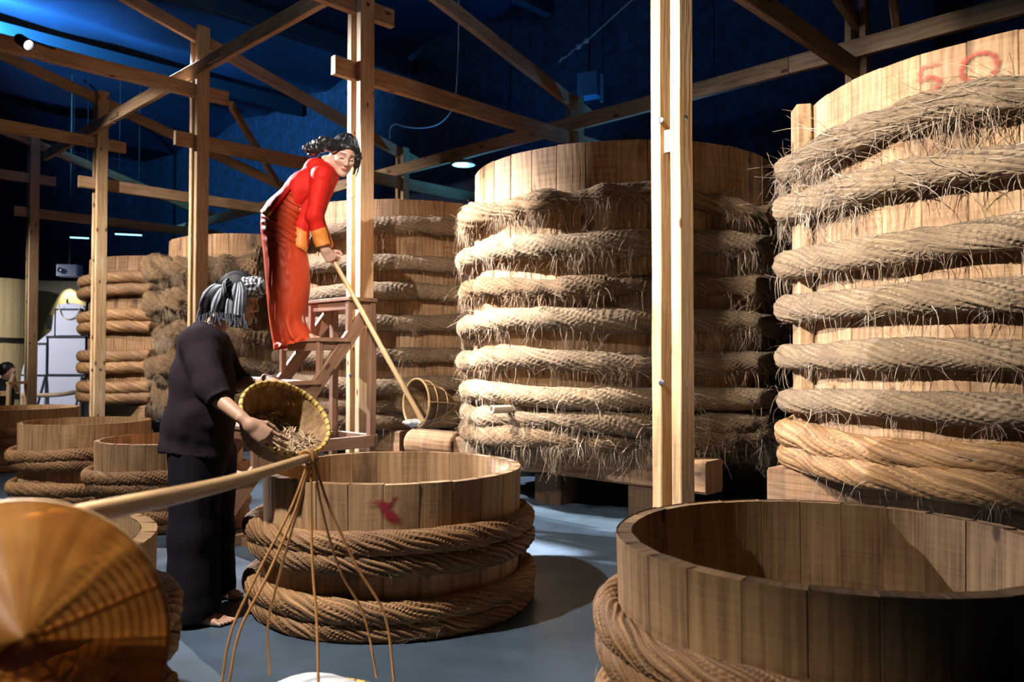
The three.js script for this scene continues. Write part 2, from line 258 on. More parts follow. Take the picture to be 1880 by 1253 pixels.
// concrete blocks of the back wall where it shows between the two nearest vats and the floor
{
  const r = rng(12), geos = [0, 1, 2].map((k) => boxGeo(0.388, 0.188, 0.03, 0.006)), mats = [0.8, 1.0, 1.25].map((k) => stdMat({ map: wallTex, bumpMap: wallTex, bumpScale: 0.004, roughness: 0.9, color: new THREE.Color(k, k, k) }));
  for (let row = 0; row < 14; row++) for (let c = 0; c < 16; c++) {
    const a = -4.4 + c * 0.4 + (row % 2) * 0.2, w = room(a, B1 - 0.012 - r() * 0.004, 0.006 + row * 0.2);
    const m = part('block', geos[(r() * 3) | 0], mats[(r() * 3) | 0], backWall); m.position.copy(w); m.rotation.y = TURN;
  }
}

// ------------------------------------------------------------------ timber
const texOld = woodTex(101, 0xd0b391, 0xae8a62, 0x75553a, { su: 1, sv: 2, knots: 5, stain: 0.25 });
const texVat = woodTex(202, 0xd2b189, 0xb08a5e, 0x6e4c31, { su: 1, sv: 2, knots: 5, stain: 0.55, saw: 0.2, blot: 1.1 });
const texTub = woodTex(303, 0xcaa77c, 0xa6835a, 0x6b4e35, { su: 1, sv: 2, knots: 4, stain: 0.55, saw: 0.16, blot: 1.0 });
const texPost = woodTex(404, 0xdcc4a0, 0xbf9d70, 0x86664a, { su: 1, sv: 2, knots: 8, stain: 0.08 });
const texLadder = woodTex(505, 0xa07a5c, 0x876248, 0x5e4230, { su: 1, sv: 2, knots: 3, stain: 0.15 });
const MT = {
  beam: tones(texOld, [[0.8, 0.79, 0.8], [0.68, 0.67, 0.68], [0.56, 0.55, 0.56]], { roughness: 0.8 }),
  post: tones(texPost, [[0.82, 0.8, 0.8], [0.72, 0.7, 0.7]], { roughness: 0.7 }),
  vat: tones(texVat, [[0.7, 0.69, 0.72], [0.61, 0.6, 0.63], [0.66, 0.65, 0.66], [0.55, 0.52, 0.53]], { roughness: 0.82 }),
  vatOld: tones(texVat, [[0.62, 0.58, 0.57], [0.52, 0.48, 0.47], [0.57, 0.53, 0.51], [0.46, 0.41, 0.4]], { roughness: 0.85 }),
  tub: tones(texTub, [[0.78, 0.76, 0.73], [0.7, 0.66, 0.63], [0.73, 0.7, 0.66], [0.62, 0.57, 0.54]], { roughness: 0.8 }),
  litPine: tones(texPost, [[1.15, 1.12, 1.04], [1.1, 1.07, 1.0]], { roughness: 0.65 }),  // fresh pine, toned lighter still for the strong light on the nearest post
  ladder: tones(texLadder, [[0.8, 0.78, 0.78], [0.66, 0.63, 0.63]], { roughness: 0.7 }),
};
const bolt = (() => { const g = mergeGeometries([lathe([[0, 0.02], [0.011, 0.019], [0.013, 0.012], [0.013, 0.008], [0.022, 0.006], [0.022, 0], [0, 0]], 6)]); g.rotateX(-Math.PI / 2); return g; })();
// double posts of the front row: two planks with a gap, a spacer and bolts; local x along -a, local z along -b
const SPAN = 3.35, POST = 5.3;
function doublePost(a, b, h0, h1, label, group, mat, big = true) {
  const p = room(a, b, 0), t = thing('timber_post', label, 'post', [p.x, h0, p.z], TURN, group), w = big ? 0.07 : 0.06, d = big ? 0.155 : 0.12, gap = 0.072, r = rng((a * 1000 + b * 77) | 0);
  for (const s of [-1, 1]) { const m = part('plank', barGeo(w, d, h1 - h0, 0.006, r() * 3, r() * 3, 0.004), mat[(r() * mat.length) | 0], t); m.position.x = s * (w + gap) / 2; }
  for (const y of big ? [1.1, 2.75, 3.9, 4.52] : [0.25]) { if (y > h1 - h0 - 0.05) continue; const k = part('bolt', bolt, M.steel, t); k.position.set(0.035 + w + 0.001, y, 0); k.rotation.y = Math.PI / 2; const k2 = part('bolt', bolt, M.steel, t); k2.position.set(-0.035, y, -d / 2 - 0.001); k2.rotation.y = 0; k2.position.z = d / 2 + 0.001; }
  const sp = part('spacer', barGeo(gap - 0.004, 0.1, 0.14, 0.004, 1, 1), mat[0], t); sp.position.set(0, Math.min(2.55, (h1 - h0) * 0.6), -0.01);
  return t;
}
const postNames = ['bright double timber post standing alone in front of the middle vat', 'double timber post right behind the woman in red', 'double timber post rising behind the man in the headscarf', 'double timber post left of the headscarf man, before the rope-bound vat', 'farthest double timber post, at the far left beside the white board'];
postNames.forEach((label, k) => doublePost(k * SPAN, 0, 0, POST, label, 'double posts of the front row', k ? MT.post : MT.litPine));
['short rear post at upper right above the vat marked 50', 'short rear post above the middle vat', 'short rear post right of the woman in red, above the vat behind her', 'short rear post behind the shaggy vat', 'rear post at the far end behind the smallest-looking vat'].forEach((label, k) => doublePost(k * SPAN, 3.12, 0, k === 0 ? 4.6 : 4.42, label, 'posts of the rear row', MT.beam, false));

function beam(p, q, w, h, label, seed = 1, tone = 0, group) {
  const m = barBetween(p, q, w, h, 0.006, seed);
  return solo('timber_beam', m, MT.beam[tone], label, 'beam', group);
}
// long beams along the row
{
  const t = thing('timber_beam', 'long front beam running from upper middle down to the far left post', 'beam');
  const cutsA = [12.35, 9.2, 6.1, 3.0, -0.2, -3.4, -6.5];
  for (let k = 0; k < 6; k++) part('length', barBetween(room(cutsA[k + 1] + 0.004, -0.115, 4.72), room(cutsA[k] - 0.004, -0.115, 4.72 + (k % 2) * 0.006), 0.068, 0.165, 0.006, 20 + k), MT.beam[k % 2], t);
  for (let k = 0; k < 6; k++) part('scarf_joint', barBetween(room(cutsA[k + 1] - 0.28, -0.158, 4.70), room(cutsA[k + 1] + 0.02, -0.158, 4.70), 0.02, 0.06, 0.003, 40 + k), MT.beam[2], t);
  const r = thing('timber_beam', 'long rear beam crossing behind the tops of the large vats', 'beam');
  const cutsB = [14.5, 10.2, 6.9, 3.9, 0.6, -2.4, -6.5];
  for (let k = 0; k < 6; k++) part('length', barBetween(room(cutsB[k + 1] + 0.004, 3.02, 4.07), room(cutsB[k] - 0.004, 3.02, 4.07), 0.068, 0.165, 0.006, 60 + k), MT.beam[(k + 1) % 3 === 0 ? 1 : 0], r);
}
const crossName = ['over the bright post', 'over the woman in red', 'with the spotlight clamped to it', 'at the second post from the left', 'at the far left post'];
const near = ['upper cross beam', 'lower cross beam', 'sloping rafter'];
for (let k = 0; k < 5; k++) {
  const a = k * SPAN;
  beam(room(a, -5.5, 4.52), room(a, 0.36, 4.52), 0.068, 0.17, near[0] + ' pointing at the viewer ' + crossName[k], 80 + k, k % 2, 'upper cross beams');
  beam(room(a, -0.3, 3.9), room(a, k === 2 ? 4.7 : 3.6, 3.9), 0.068, 0.17, near[1] + ' bolted into the ' + ['bright post', 'post behind the woman in red', 'post behind the headscarf man', 'second post from the left', 'far left post'][k] + ' and running to the rear', 90 + k, (k + 1) % 2, 'lower cross beams');
  const sl = (4.33 - 5.2) / 3.15, ao = a - 0.0;
  beam(room(ao, -2.6, 5.2 - sl * 2.6 - 0.05), room(ao, 3.4, 5.2 + sl * 3.4), 0.066, 0.15, near[2] + ' coming down to the rear post ' + ['at upper right', 'above the middle vat', 'right of the woman in red', 'behind the shaggy vat', 'at the far end'][k], 100 + k, (k + 2) % 3, 'sloping rafters');
}
beam(room(-1.3, -0.6, 5.05), room(-0.35, 3.1, 4.2), 0.066, 0.13, 'short brace coming down beside the rear post at upper right', 131, 1);
beam(room(8.3, 1.2, 5.0), room(11.5, 4.4, 3.9), 0.066, 0.13, 'dim diagonal brace behind the shaggy vat', 132, 2);
// ------------------------------------------------------------------ staves, ropes, fibres
// one stave: a wedge of a ring, standing at angle 0 on +z; top may lean in by `lean`
function staveGeo(R, half, thick, y0, y1, gap, bev, uo, vo, lean = 0, rows = 1, dTop = 0) {
  const b = new MB(), g = gap / R, h = half - g, hb = h - bev / R, oa = [-h, -hb, 0, hb, h], or = [R - bev, R, R, R, R - bev];
  const sc = (y) => 1 + lean * (y - y0) / (y1 - y0);
  const pt = (r, a, y) => [Math.sin(a) * r * sc(y), y, Math.cos(a) * r * sc(y)];
  const yt = (a) => y1 + dTop * (a / half);
  for (let k = 0; k < rows; k++) {
    const f0 = k / rows, f1 = (k + 1) / rows;
    for (let i = 0; i < 4; i++) {
      const bevel = i === 0 ? -0.75 : i === 3 ? 0.75 : 0, nn = (a) => [Math.sin(a + bevel), 0, Math.cos(a + bevel)];
      const q = []; for (const [j, f] of [[i, f0], [i + 1, f0], [i + 1, f1], [i, f1]]) { const y = lerp(y0, yt(oa[j]), f), p = pt(or[j], oa[j], y), n = nn(oa[j]); q.push(b.v(...p, ...n, uo + oa[j] * R, vo + y)); } b.quad(...q);
    }
    for (const [a, s] of [[-h, -1], [h, 1]]) { const q = []; for (const [r, f] of [[R - bev, f0], [R - bev, f1], [R - thick, f1], [R - thick, f0]]) { const y = lerp(y0, yt(a), f), p = pt(r, a, y); q.push(b.v(...p, Math.cos(a) * s, 0, -Math.sin(a) * s, uo + r, vo + y)); } b.quad(...q); }
    { const q = []; for (const [a, f] of [[-h, f0], [h, f0], [h, f1], [-h, f1]]) { const y = lerp(y0, yt(a), f), p = pt(R - thick, a, y); q.push(b.v(...p, -Math.sin(a), 0, -Math.cos(a), uo + 0.4 + a * R, vo + y + 0.3)); } b.quad(...q); }
  }
  for (const [top, s] of [[1, 1], [0, -1]]) for (let i = 0; i < 4; i++) { const c = 0.004 * (top ? 1 : 0), q = []; for (const [r, a] of [[or[i], oa[i]], [or[i + 1], oa[i + 1]], [R - thick, oa[i + 1]], [R - thick, oa[i]]]) { const y = top ? yt(a) - (r > R - thick ? c : 0) : y0, p = pt(r, a, y); q.push(b.v(...p, 0, s, 0, uo + a * R, vo + r * 0.4)); } b.quad(...q); }
  const geo = b.geo(); fixWinding(geo); return geo;
}
// twisted rope hoop: `lay` whole turns round the loop, `n` strands, strand relief `deep`, centre line free in radius and height
function ropeGeo(o) {
  const { R, r, y = 0, lay = 5, n = 11, deep = 0.16, segs = 300, sides = 36, seed = 1, rough = 0.04, hair = 0.03, yOf = () => 0, rOf = () => 0, fat = () => 1, focus = 0, flat = 0.92 } = o;
  const b = new MB(), rr = rng(seed), str = []; for (let i = 0; i < n; i++) str.push([0.55 + rr() * 0.9, (rr() - 0.5) * 0.7]);
  const tot = str.reduce((s, q) => s + q[0], 0), edge = [0]; for (const q of str) edge.push(edge[edge.length - 1] + q[0] / tot);
  const cols = segs + 1;
  for (let i = 0; i <= segs; i++) {
    const t = i / segs, th = Math.PI * 2 * t + (focus ? focus * 0.75 * Math.sin(Math.PI * 2 * t) : 0), a = th + Math.PI; // dense where th = pi, which is placed on +z
    const f = fat(a), cr = R + r * 0.86 * flat * f + rOf(a), cy = y + yOf(a);
    for (let j = 0; j <= sides; j++) {
      const ph = j / sides * Math.PI * 2; let s = md((ph + lay * th) / (Math.PI * 2) + 0.012 * Math.sin(th * 9 + seed) + 0.01 * Math.sin(th * 23 + seed * 2), 1), k = 0; while (k < n - 1 && edge[k + 1] < s) k++;
      const w = (s - edge[k]) / (edge[k + 1] - edge[k]), hump = 1 - Math.pow(Math.abs(2 * w - 1), o.plate ?? 2.6);
      const lump = noise3(Math.sin(a) * 3 + k * 5.1, Math.cos(a) * 3, seed * 3.7 + k), fib = noise3(s * 90, th * 5 * R, seed) * 0.6 + noise3(s * 210, th * 9 * R, seed + 4) * 0.4, big = noise3(Math.sin(a) * 2.2 + 9, Math.cos(a) * 2.2 + seed, Math.cos(ph) * 1.3);
      const q = r * f * (1 - deep * 0.7 + deep * hump * (1 + str[k][1] * 0.6) + rough * lump + hair * fib + rough * 1.3 * big);
      const cx = Math.cos(ph) * q * flat, cyy = Math.sin(ph) * q, rad = cr + cx;
      b.v(Math.sin(a) * rad, cy + cyy, Math.cos(a) * rad, 0, 1, 0, s * n * 0.5 + k * 0.37, th * R * 1.6);
    }
  }
  for (let i = 0; i < segs; i++) for (let j = 0; j < sides; j++) { const p = i * (sides + 1) + j; b.quad(p, p + sides + 1, p + sides + 2, p + 1); }
  const g = b.geo(true), N = g.attributes.normal, avg = (p, q) => { const x = N.getX(p) + N.getX(q), yy = N.getY(p) + N.getY(q), z = N.getZ(p) + N.getZ(q), l = Math.hypot(x, yy, z) || 1; N.setXYZ(p, x / l, yy / l, z / l); N.setXYZ(q, x / l, yy / l, z / l); };
  for (let i = 0; i <= segs; i++) avg(i * (sides + 1), i * (sides + 1) + sides);
  for (let j = 0; j <= sides; j++) avg(j, segs * (sides + 1) + j);
  // outward?
  const P = g.attributes.position; let out = 0; for (let i = 0; i < P.count; i += 97) out += Math.sign((P.getY(i) - y) * N.getY(i)); if (out < 0) { const ix = g.index.array; for (let i = 0; i < ix.length; i += 3) { const q = ix[i + 1]; ix[i + 1] = ix[i + 2]; ix[i + 2] = q; } for (let i = 0; i < N.count; i++) N.setXYZ(i, -N.getX(i), -N.getY(i), -N.getZ(i)); }
  return g;
}
const fibTex = dataTex(256, 1024, (u, v) => { const a = fbm(u * 64, v * 6, 64, 6, 81, 3), c = fbm(u * 7, v * 5, 7, 5, 87, 3); const k = 0.28 + 0.75 * a; return mix3([0.40 * k + 0.12, 0.30 * k + 0.09, 0.21 * k + 0.06], [0.88 * k + 0.2, 0.76 * k + 0.17, 0.6 * k + 0.12], clamp(0.25 + c * 0.9, 0, 1)); });
const caneTex = dataTex(256, 1024, (u, v) => { const a = fbm(u * 24, v * 3, 24, 3, 91, 3), c = fbm(u * 5, v * 4, 5, 4, 97, 3); const k = 0.42 + 0.55 * a; return mix3([0.58 * k + 0.10, 0.42 * k + 0.07, 0.26 * k + 0.04], [0.98 * k + 0.14, 0.80 * k + 0.11, 0.55 * k + 0.07], clamp(c * 1.3 - 0.1, 0, 1)); });
const RM = {
  straw: [[0.68, 0.67, 0.68], [0.54, 0.53, 0.53], [0.45, 0.42, 0.41]].map((c) => stdMat({ map: fibTex, bumpMap: fibTex, bumpScale: 0.006, roughness: 0.9, color: new THREE.Color(...c) })),
  coir: stdMat({ map: fibTex, bumpMap: fibTex, bumpScale: 0.01, roughness: 0.95, color: new THREE.Color(0.44, 0.37, 0.3) }),
  cane: [[0.62, 0.56, 0.5], [0.53, 0.46, 0.41], [0.45, 0.39, 0.34]].map((c) => stdMat({ map: caneTex, bumpMap: caneTex, bumpScale: 0.002, roughness: 0.7, color: new THREE.Color(...c) })),
  hair: stdMat({ color: 0xffffff, roughness: 0.8 }),
};
// a bent tapering fibre 1 m long along y, bending to +x
const fibreGeos = [[0.35, 0.011], [0.7, 0.014], [0.12, 0.009]].map(([bend, w]) => { const b = new MB(), S = 4; for (let i = 0; i <= S; i++) { const t = i / S, ww = w * (1 - 0.75 * t), x = bend * t * t; for (let j = 0; j < 3; j++) { const a = j / 3 * Math.PI * 2; b.v(x + Math.cos(a) * ww, t * (1 - bend * 0.2 * t), Math.sin(a) * ww, Math.cos(a), 0, Math.sin(a), 0, t); } } for (let i = 0; i < S; i++) for (let j = 0; j < 3; j++) { const p = i * 3 + j, q = i * 3 + (j + 1) % 3; b.quad(p, p + 3, q + 3, q); } return b.geo(true); });
function fibres(parent, o) {
  const { R, r, y, count, seed, yOf = () => 0, rOf = () => 0, fat = () => 1, view = 0, spread = Math.PI * 0.62, len = [0.05, 0.2], hang = 0.5, colors = [[0.62, 0.46, 0.28], [0.42, 0.28, 0.15], [0.75, 0.62, 0.42]], lie = 0.4, lay = 5, geo = 0 } = o;
  const m = new THREE.InstancedMesh(fibreGeos[geo], RM.hair, count), q = rng(seed), X = V(0, 0, 0), Y = V(0, 0, 0), Z = V(0, 0, 0), mat = new THREE.Matrix4(), c = new THREE.Color();
  for (let i = 0, tries = 0; i < count; i++) {
    let a = 0; do { a = view + (q() + q() - 1) * spread * 1.1; } while (tries++ < count * 4 && q() > 0.12 + 1.5 * Math.max(0, noise3(Math.sin(a) * 9, Math.cos(a) * 9, seed)));
    const ph = q() < hang ? -Math.PI / 2 + (q() - 0.5) * 2.0 : (q() - 0.5) * 3.4, f = fat(a), cr = R + r * 0.8 * f + rOf(a), rad = cr + Math.cos(ph) * r * f * 0.93, cy = y + yOf(a) + Math.sin(ph) * r * f * 0.95;
    const rn = V(Math.sin(a), 0, Math.cos(a)), tn = V(Math.cos(a), 0, -Math.sin(a)), out = rn.clone().multiplyScalar(Math.cos(ph)).add(V(0, Math.sin(ph), 0)), circ = rn.clone().multiplyScalar(-Math.sin(ph)).add(V(0, Math.cos(ph), 0));
    const along = q() < lie; Y.copy(tn).multiplyScalar((q() < 0.5 ? -1 : 1) * (along ? 1 : q() * 0.9)); Y.addScaledVector(circ, (along ? Math.sign(Y.dot(tn)) * -0.3 : (q() - 0.5) * 0.8)).addScaledVector(out, along ? 0.05 + q() * 0.12 : 0.25 + q() * 0.7);
    if (!along) Y.y -= q() * 1.3 * (ph < 0 ? 1 : 0.3); Y.normalize();
    X.set((q() - 0.5) * 0.6, along ? (q() - 0.5) : -1, (q() - 0.5) * 0.6); X.addScaledVector(Y, -X.dot(Y)).normalize(); Z.crossVectors(X, Y);
    const L = lerp(len[0], len[1], q() ** 2) * (along ? 1.1 : 1), wd = Math.min(1.2, 0.13 / L) * (0.6 + q() * 0.8);
    mat.makeBasis(X.multiplyScalar(L), Y.multiplyScalar(L), Z.multiplyScalar(L * wd)).setPosition(rn.x * rad, cy, rn.z * rad); m.setMatrixAt(i, mat);
    const k = colors[(q() * colors.length) | 0], e = 0.7 + q() * 0.6; m.setColorAt(i, c.setRGB(k[0] * e, k[1] * e, k[2] * e));
  }
  m.name = 'loose_fibre'; m.userData.kind = 'stuff'; m.castShadow = m.receiveShadow = true; parent.add(m); return m;
}

// ------------------------------------------------------------------ the five large vats: local z looks at the viewer
const VB = 0.5, VT = 2.985, VR = 1.414;
function makeVat(o) {
  const c = room(o.a, 1.915, 0), t = thing('fermentation_vat', o.label, 'vat', [c.x, 0, c.z], Math.atan2(-c.x, -c.z)), r = rng(o.seed), n = 36, half = Math.PI / n;
  const geos = [0, 1, 2, 3, 4].map(() => staveGeo(VR, half, 0.075, VB, VT - r() * 0.008, 0.0012, 0.005, r() * 3, r() * 3, -0.012, 2, (r() - 0.5) * 0.007));
  for (let k = 0; k < n; k++) { const m = part('stave', geos[(r() * 5) | 0], o.mats[(r() * 4) | 0], t); m.rotation.y = (k + 0.37) * half * 2; const s = 1 + (r() - 0.5) * 0.006; m.scale.set(s, 1, s); }
  part('bottom', new THREE.CylinderGeometry(VR - 0.08, VR - 0.08, 0.06, 48).translate(0, VB + 0.09, 0), MT.vatOld[1], t);
  o.ropes.forEach((q, i) => {
    const seed = o.seed * 13 + i * 7, p1 = r() * 6, p2 = r() * 6, amp = q.wob ?? 0.018;
    const yOf = (a) => amp * (Math.sin(a * 2 + p1) + 0.6 * Math.sin(a * 5 + p2)) + (q.tilt || 0) * Math.sin(a);
    const rOf = (a) => o.boardAt === undefined ? 0 : (o.bulge || 0) * Math.exp(-(((md(a - o.boardAt + Math.PI, Math.PI * 2) - Math.PI) / 0.1) ** 2));
    const fa = q.ragged ?? 0.08, fat = (a) => 1 + fa * noise3(Math.sin(a) * 4, Math.cos(a) * 4, seed) + fa * 0.6 * noise3(Math.sin(a) * 11, Math.cos(a) * 11, seed + 3);
    const base = { R: VR, r: q.r, y: q.y, lay: q.lay ?? 6, seed, yOf, rOf, fat };
    const m = part('rope_hoop', ropeGeo({ ...base, n: q.n ?? 17, deep: q.deep ?? 0.16, rough: q.rough ?? 0.05, hair: q.hair ?? 0.065, segs: o.segs, sides: o.sides, focus: 0.95 }), q.mat ?? RM.straw[i % 2], t);
    const fb = { ...base, view: o.look ?? 0, spread: Math.PI * 0.6, colors: q.colors }, k = o.fib ?? 1;
    if (q.fib) fibres(m, { ...fb, count: Math.round(q.fib * k * 0.45), len: q.len ?? [0.04, 0.19], hang: q.hang ?? 0.5, lie: q.lie ?? 0.45, geo: i % 2 });
    if (q.tufts) fibres(m, { ...fb, count: Math.round(q.tufts * k * 0.42), seed: seed + 5, len: q.tuftLen ?? [0.1, 0.26], hang: 0.95, lie: 0.05, geo: 1 });
  });
  return t;
}
const brown = [[0.24, 0.15, 0.085], [0.17, 0.105, 0.06], [0.34, 0.24, 0.15]], pale = [[0.36, 0.28, 0.19], [0.26, 0.19, 0.125], [0.43, 0.35, 0.25]], both = [...brown, ...pale];
const vatMiddle = makeVat({
  a: 1.8, seed: 11, mats: MT.vat, segs: 420, sides: 44, label: 'large vat in the middle with frayed brown rope hoops, behind the bright post', ropes: [
    { y: 2.49, r: 0.089, mat: RM.coir, wob: 0.04, ragged: 0.3, rough: 0.12, deep: 0.2, n: 9, fib: 3000, tufts: 1300, colors: brown, lay: 5 },
    { y: 2.165, r: 0.092, mat: RM.straw[1], ragged: 0.12, fib: 2600, tufts: 700, colors: both },
    { y: 1.845, r: 0.093, mat: RM.coir, wob: 0.03, ragged: 0.2, rough: 0.1, fib: 2600, tufts: 900, colors: brown },
    { y: 1.55, r: 0.092, mat: RM.straw[1], fib: 1700, tufts: 350, colors: both },
    { y: 1.225, r: 0.089, mat: RM.straw[2], fib: 2200, tufts: 350, colors: brown },
    { y: 0.95, r: 0.085, mat: RM.straw[0], fib: 1300, tufts: 260, colors: pale, deep: 0.17 },
    { y: 0.745, r: 0.081, mat: RM.straw[2], ragged: 0.25, rough: 0.1, fib: 2600, tufts: 1000, colors: both },
    { y: 0.6, r: 0.081, mat: RM.coir, ragged: 0.25, rough: 0.1, fib: 2600, tufts: 1400, colors: both }],
});
const vatRight = makeVat({
  a: -1.55, seed: 23, mats: MT.vat, segs: 440, sides: 44, look: -0.3, boardAt: -1.12, bulge: 0.085, label: 'large vat at the right edge painted with the red number 50', ropes: [
    { y: 2.6, r: 0.089, mat: RM.straw[1], wob: 0.035, tilt: 0.05, ragged: 0.22, rough: 0.1, fib: 2600, tufts: 900, colors: both, lay: 4, lie: 0.7, len: [0.08, 0.35] },
    { y: 2.27, r: 0.089, mat: RM.straw[0], ragged: 0.1, fib: 1800, tufts: 450, colors: pale, lay: 4, lie: 0.7, len: [0.06, 0.3] },
    { y: 1.9, r: 0.092, mat: RM.straw[0], fib: 1500, tufts: 350, colors: both, lie: 0.6 },
    { y: 1.58, r: 0.085, mat: RM.straw[0], fib: 900, tufts: 160, colors: pale, lie: 0.6 },
    { y: 1.255, r: 0.087, mat: RM.straw[0], fib: 900, tufts: 200, colors: both, lie: 0.6 },
    { y: 0.985, r: 0.082, mat: RM.straw[0], fib: 700, tufts: 120, colors: pale, lie: 0.6 },
    { y: 0.735, r: 0.088, mat: RM.cane[0], n: 10, deep: 0.2, fib: 260, tufts: 40, colors: pale, lie: 0.8, lay: 5 },
    { y: 0.585, r: 0.088, mat: RM.cane[0], n: 10, deep: 0.2, fib: 400, tufts: 120, colors: both, lie: 0.6, lay: 5 }],
});
const vatThird = makeVat({
  a: 5.15, seed: 37, mats: MT.vatOld, segs: 300, sides: 32, fib: 0.6, label: 'large vat behind the ladder and the woman in red, with plain twisted rope hoops', ropes: [
    { y: 2.66, r: 0.089, mat: RM.straw[2], ragged: 0.2, rough: 0.09, wob: 0.03, fib: 1600, tufts: 500, colors: both, lay: 5 },
    { y: 2.29, r: 0.087, mat: RM.straw[1], fib: 900, tufts: 240, colors: both }, { y: 1.965, r: 0.088, mat: RM.straw[1], fib: 900, tufts: 160, colors: both },
    { y: 1.63, r: 0.089, mat: RM.straw[2], fib: 900, tufts: 160, colors: both }, { y: 1.29, r: 0.085, mat: RM.straw[2], fib: 900, tufts: 160, colors: both },
    { y: 0.99, r: 0.085, mat: RM.straw[1], fib: 900, tufts: 160, colors: both }, { y: 0.72, r: 0.076, mat: RM.coir, ragged: 0.2, fib: 1800, tufts: 700, colors: both }, { y: 0.6, r: 0.076, mat: RM.coir, ragged: 0.2, fib: 1600, tufts: 700, colors: brown }],
});
const shag = (y, r, k) => ({ y, r, mat: RM.coir, ragged: 0.4, rough: 0.3, hair: 0.12, deep: 0.06, wob: 0.03, fib: 14000 * k, tufts: 4200 * k, colors: both, lie: 0.25, hang: 0.3, len: [0.04, 0.17], tuftLen: [0.06, 0.22] });
const vatShaggy = makeVat({
  a: 8.5, seed: 41, mats: MT.vatOld, segs: 300, sides: 34, look: -0.2, label: 'large vat with thick shaggy coir bundles, behind the man in the headscarf', ropes: [shag(2.55, 0.14, 1), shag(2.06, 0.14, 1), shag(1.58, 0.13, 0.9), shag(1.12, 0.13, 0.8), shag(0.72, 0.12, 0.6)],
});
const vatFar = makeVat({
  a: 11.85, seed: 53, mats: MT.vatOld, segs: 240, sides: 28, label: 'farthest rope-bound vat at the left, with smooth twisted hoops in pairs', ropes:
    [2.6, 2.4, 1.98, 1.79, 1.32, 1.12, 0.79, 0.62].map((y, i) => ({ y, r: 0.096, n: 8, deep: 0.22, lay: 7, mat: RM.cane[(i + 1) % 3], wob: 0.012, hair: 0.02, ragged: 0.03 })),
});
// upright wedge board under the hoops of the right vat, bung pipe of the middle vat, painted and stamped marks
{
  const m = part('wedge_board', barGeo(0.2, 0.1, 2.46, 0.012, 0.7, 0.2), MT.vat[0], vatRight); m.position.set(Math.sin(-1.12) * (VR + 0.045), VB + 0.03, Math.cos(-1.12) * (VR + 0.045)); m.rotation.y = -1.12;
  const p = part('drain_pipe', (() => { const g = lathe([[0.022, 0], [0.032, 0], [0.034, 0.02], [0.033, 0.3], [0.035, 0.31], [0.035, 0.33], [0.022, 0.33], [0.022, 0]], 20); g.rotateX(Math.PI / 2); return g; })(), stdMat({ color: new THREE.Color(0.5, 0.4, 0.28), roughness: 0.5 }), vatMiddle); p.position.set(Math.sin(-0.62) * 1.36, 0.84, Math.cos(-0.62) * 1.36); p.rotation.y = -0.85;
}
function canvasTex(w, h, draw) { const c = document.createElement('canvas'); c.width = w; c.height = h; const x = c.getContext('2d'); draw(x, w, h); const t = new THREE.CanvasTexture(c); t.magFilter = THREE.LinearFilter; t.colorSpace = THREE.SRGBColorSpace; return t; }
function markOn(parent, name, R, a0, a1, y0, y1, tex, label, rough = 0.8) { // print that follows the staves
  const b = new MB(), S = 16; for (let i = 0; i <= S; i++) for (const y of [y0, y1]) { const a = lerp(a0, a1, i / S), rr = R; b.v(Math.sin(a) * rr, y, Math.cos(a) * rr, Math.sin(a), 0, Math.cos(a), i / S, y === y1 ? 1 : 0); }
  for (let i = 0; i < S; i++) b.quad(i * 2, i * 2 + 2, i * 2 + 3, i * 2 + 1); const g = b.geo(); fixWinding(g);
  return part(name, g, stdMat({ map: tex, transparent: true, roughness: rough }), parent, label);
}
function smear(x, r, n, fn) { for (let i = 0; i < n; i++) fn(x, r); }
{
  const t50 = canvasTex(512, 256, (x, w, h) => { x.clearRect(0, 0, w, h); const r = rng(5); const dot = (px, py, a) => { x.fillStyle = `rgba(150,52,36,${a})`; x.beginPath(); x.arc(px, py, 3 + r() * 9, 0, 7); x.fill(); };
    const stroke = (pts, n) => { for (let i = 0; i < n; i++) { const f = r() * (pts.length - 1), k = Math.floor(f), u = f - k; dot(lerp(pts[k][0], pts[k + 1][0], u) + (r() - 0.5) * 24, lerp(pts[k][1], pts[k + 1][1], u) + (r() - 0.5) * 24, 0.05 + r() * 0.12); } };
    stroke([[180, 40], [80, 44], [66, 120], [130, 112], [180, 150], [160, 205], [60, 212]], 420);
    const o = []; for (let i = 0; i <= 24; i++) { const a = i / 24 * Math.PI * 2; o.push([370 + Math.cos(a) * 84, 128 + Math.sin(a) * 92]); } stroke(o, 650); });
  markOn(vatRight, 'painted_number', VR * 0.994 + 0.004, -0.42, -0.05, 2.71, 2.93, t50, 'faded red brushed number 50');
  const smudge = canvasTex(256, 128, (x, w, h) => { const r = rng(9); for (let i = 0; i < 260; i++) { x.fillStyle = `rgba(40,30,26,${0.05 + r() * 0.1})`; x.fillRect(20 + r() * 100 + (i % 2) * 116, 30 + r() * 60, 4 + r() * 20, 3); } });
  markOn(vatFar, 'stamped_mark', VR + 0.004, -0.28, 0.35, 2.12, 2.27, smudge, 'faint dark stamp');
}
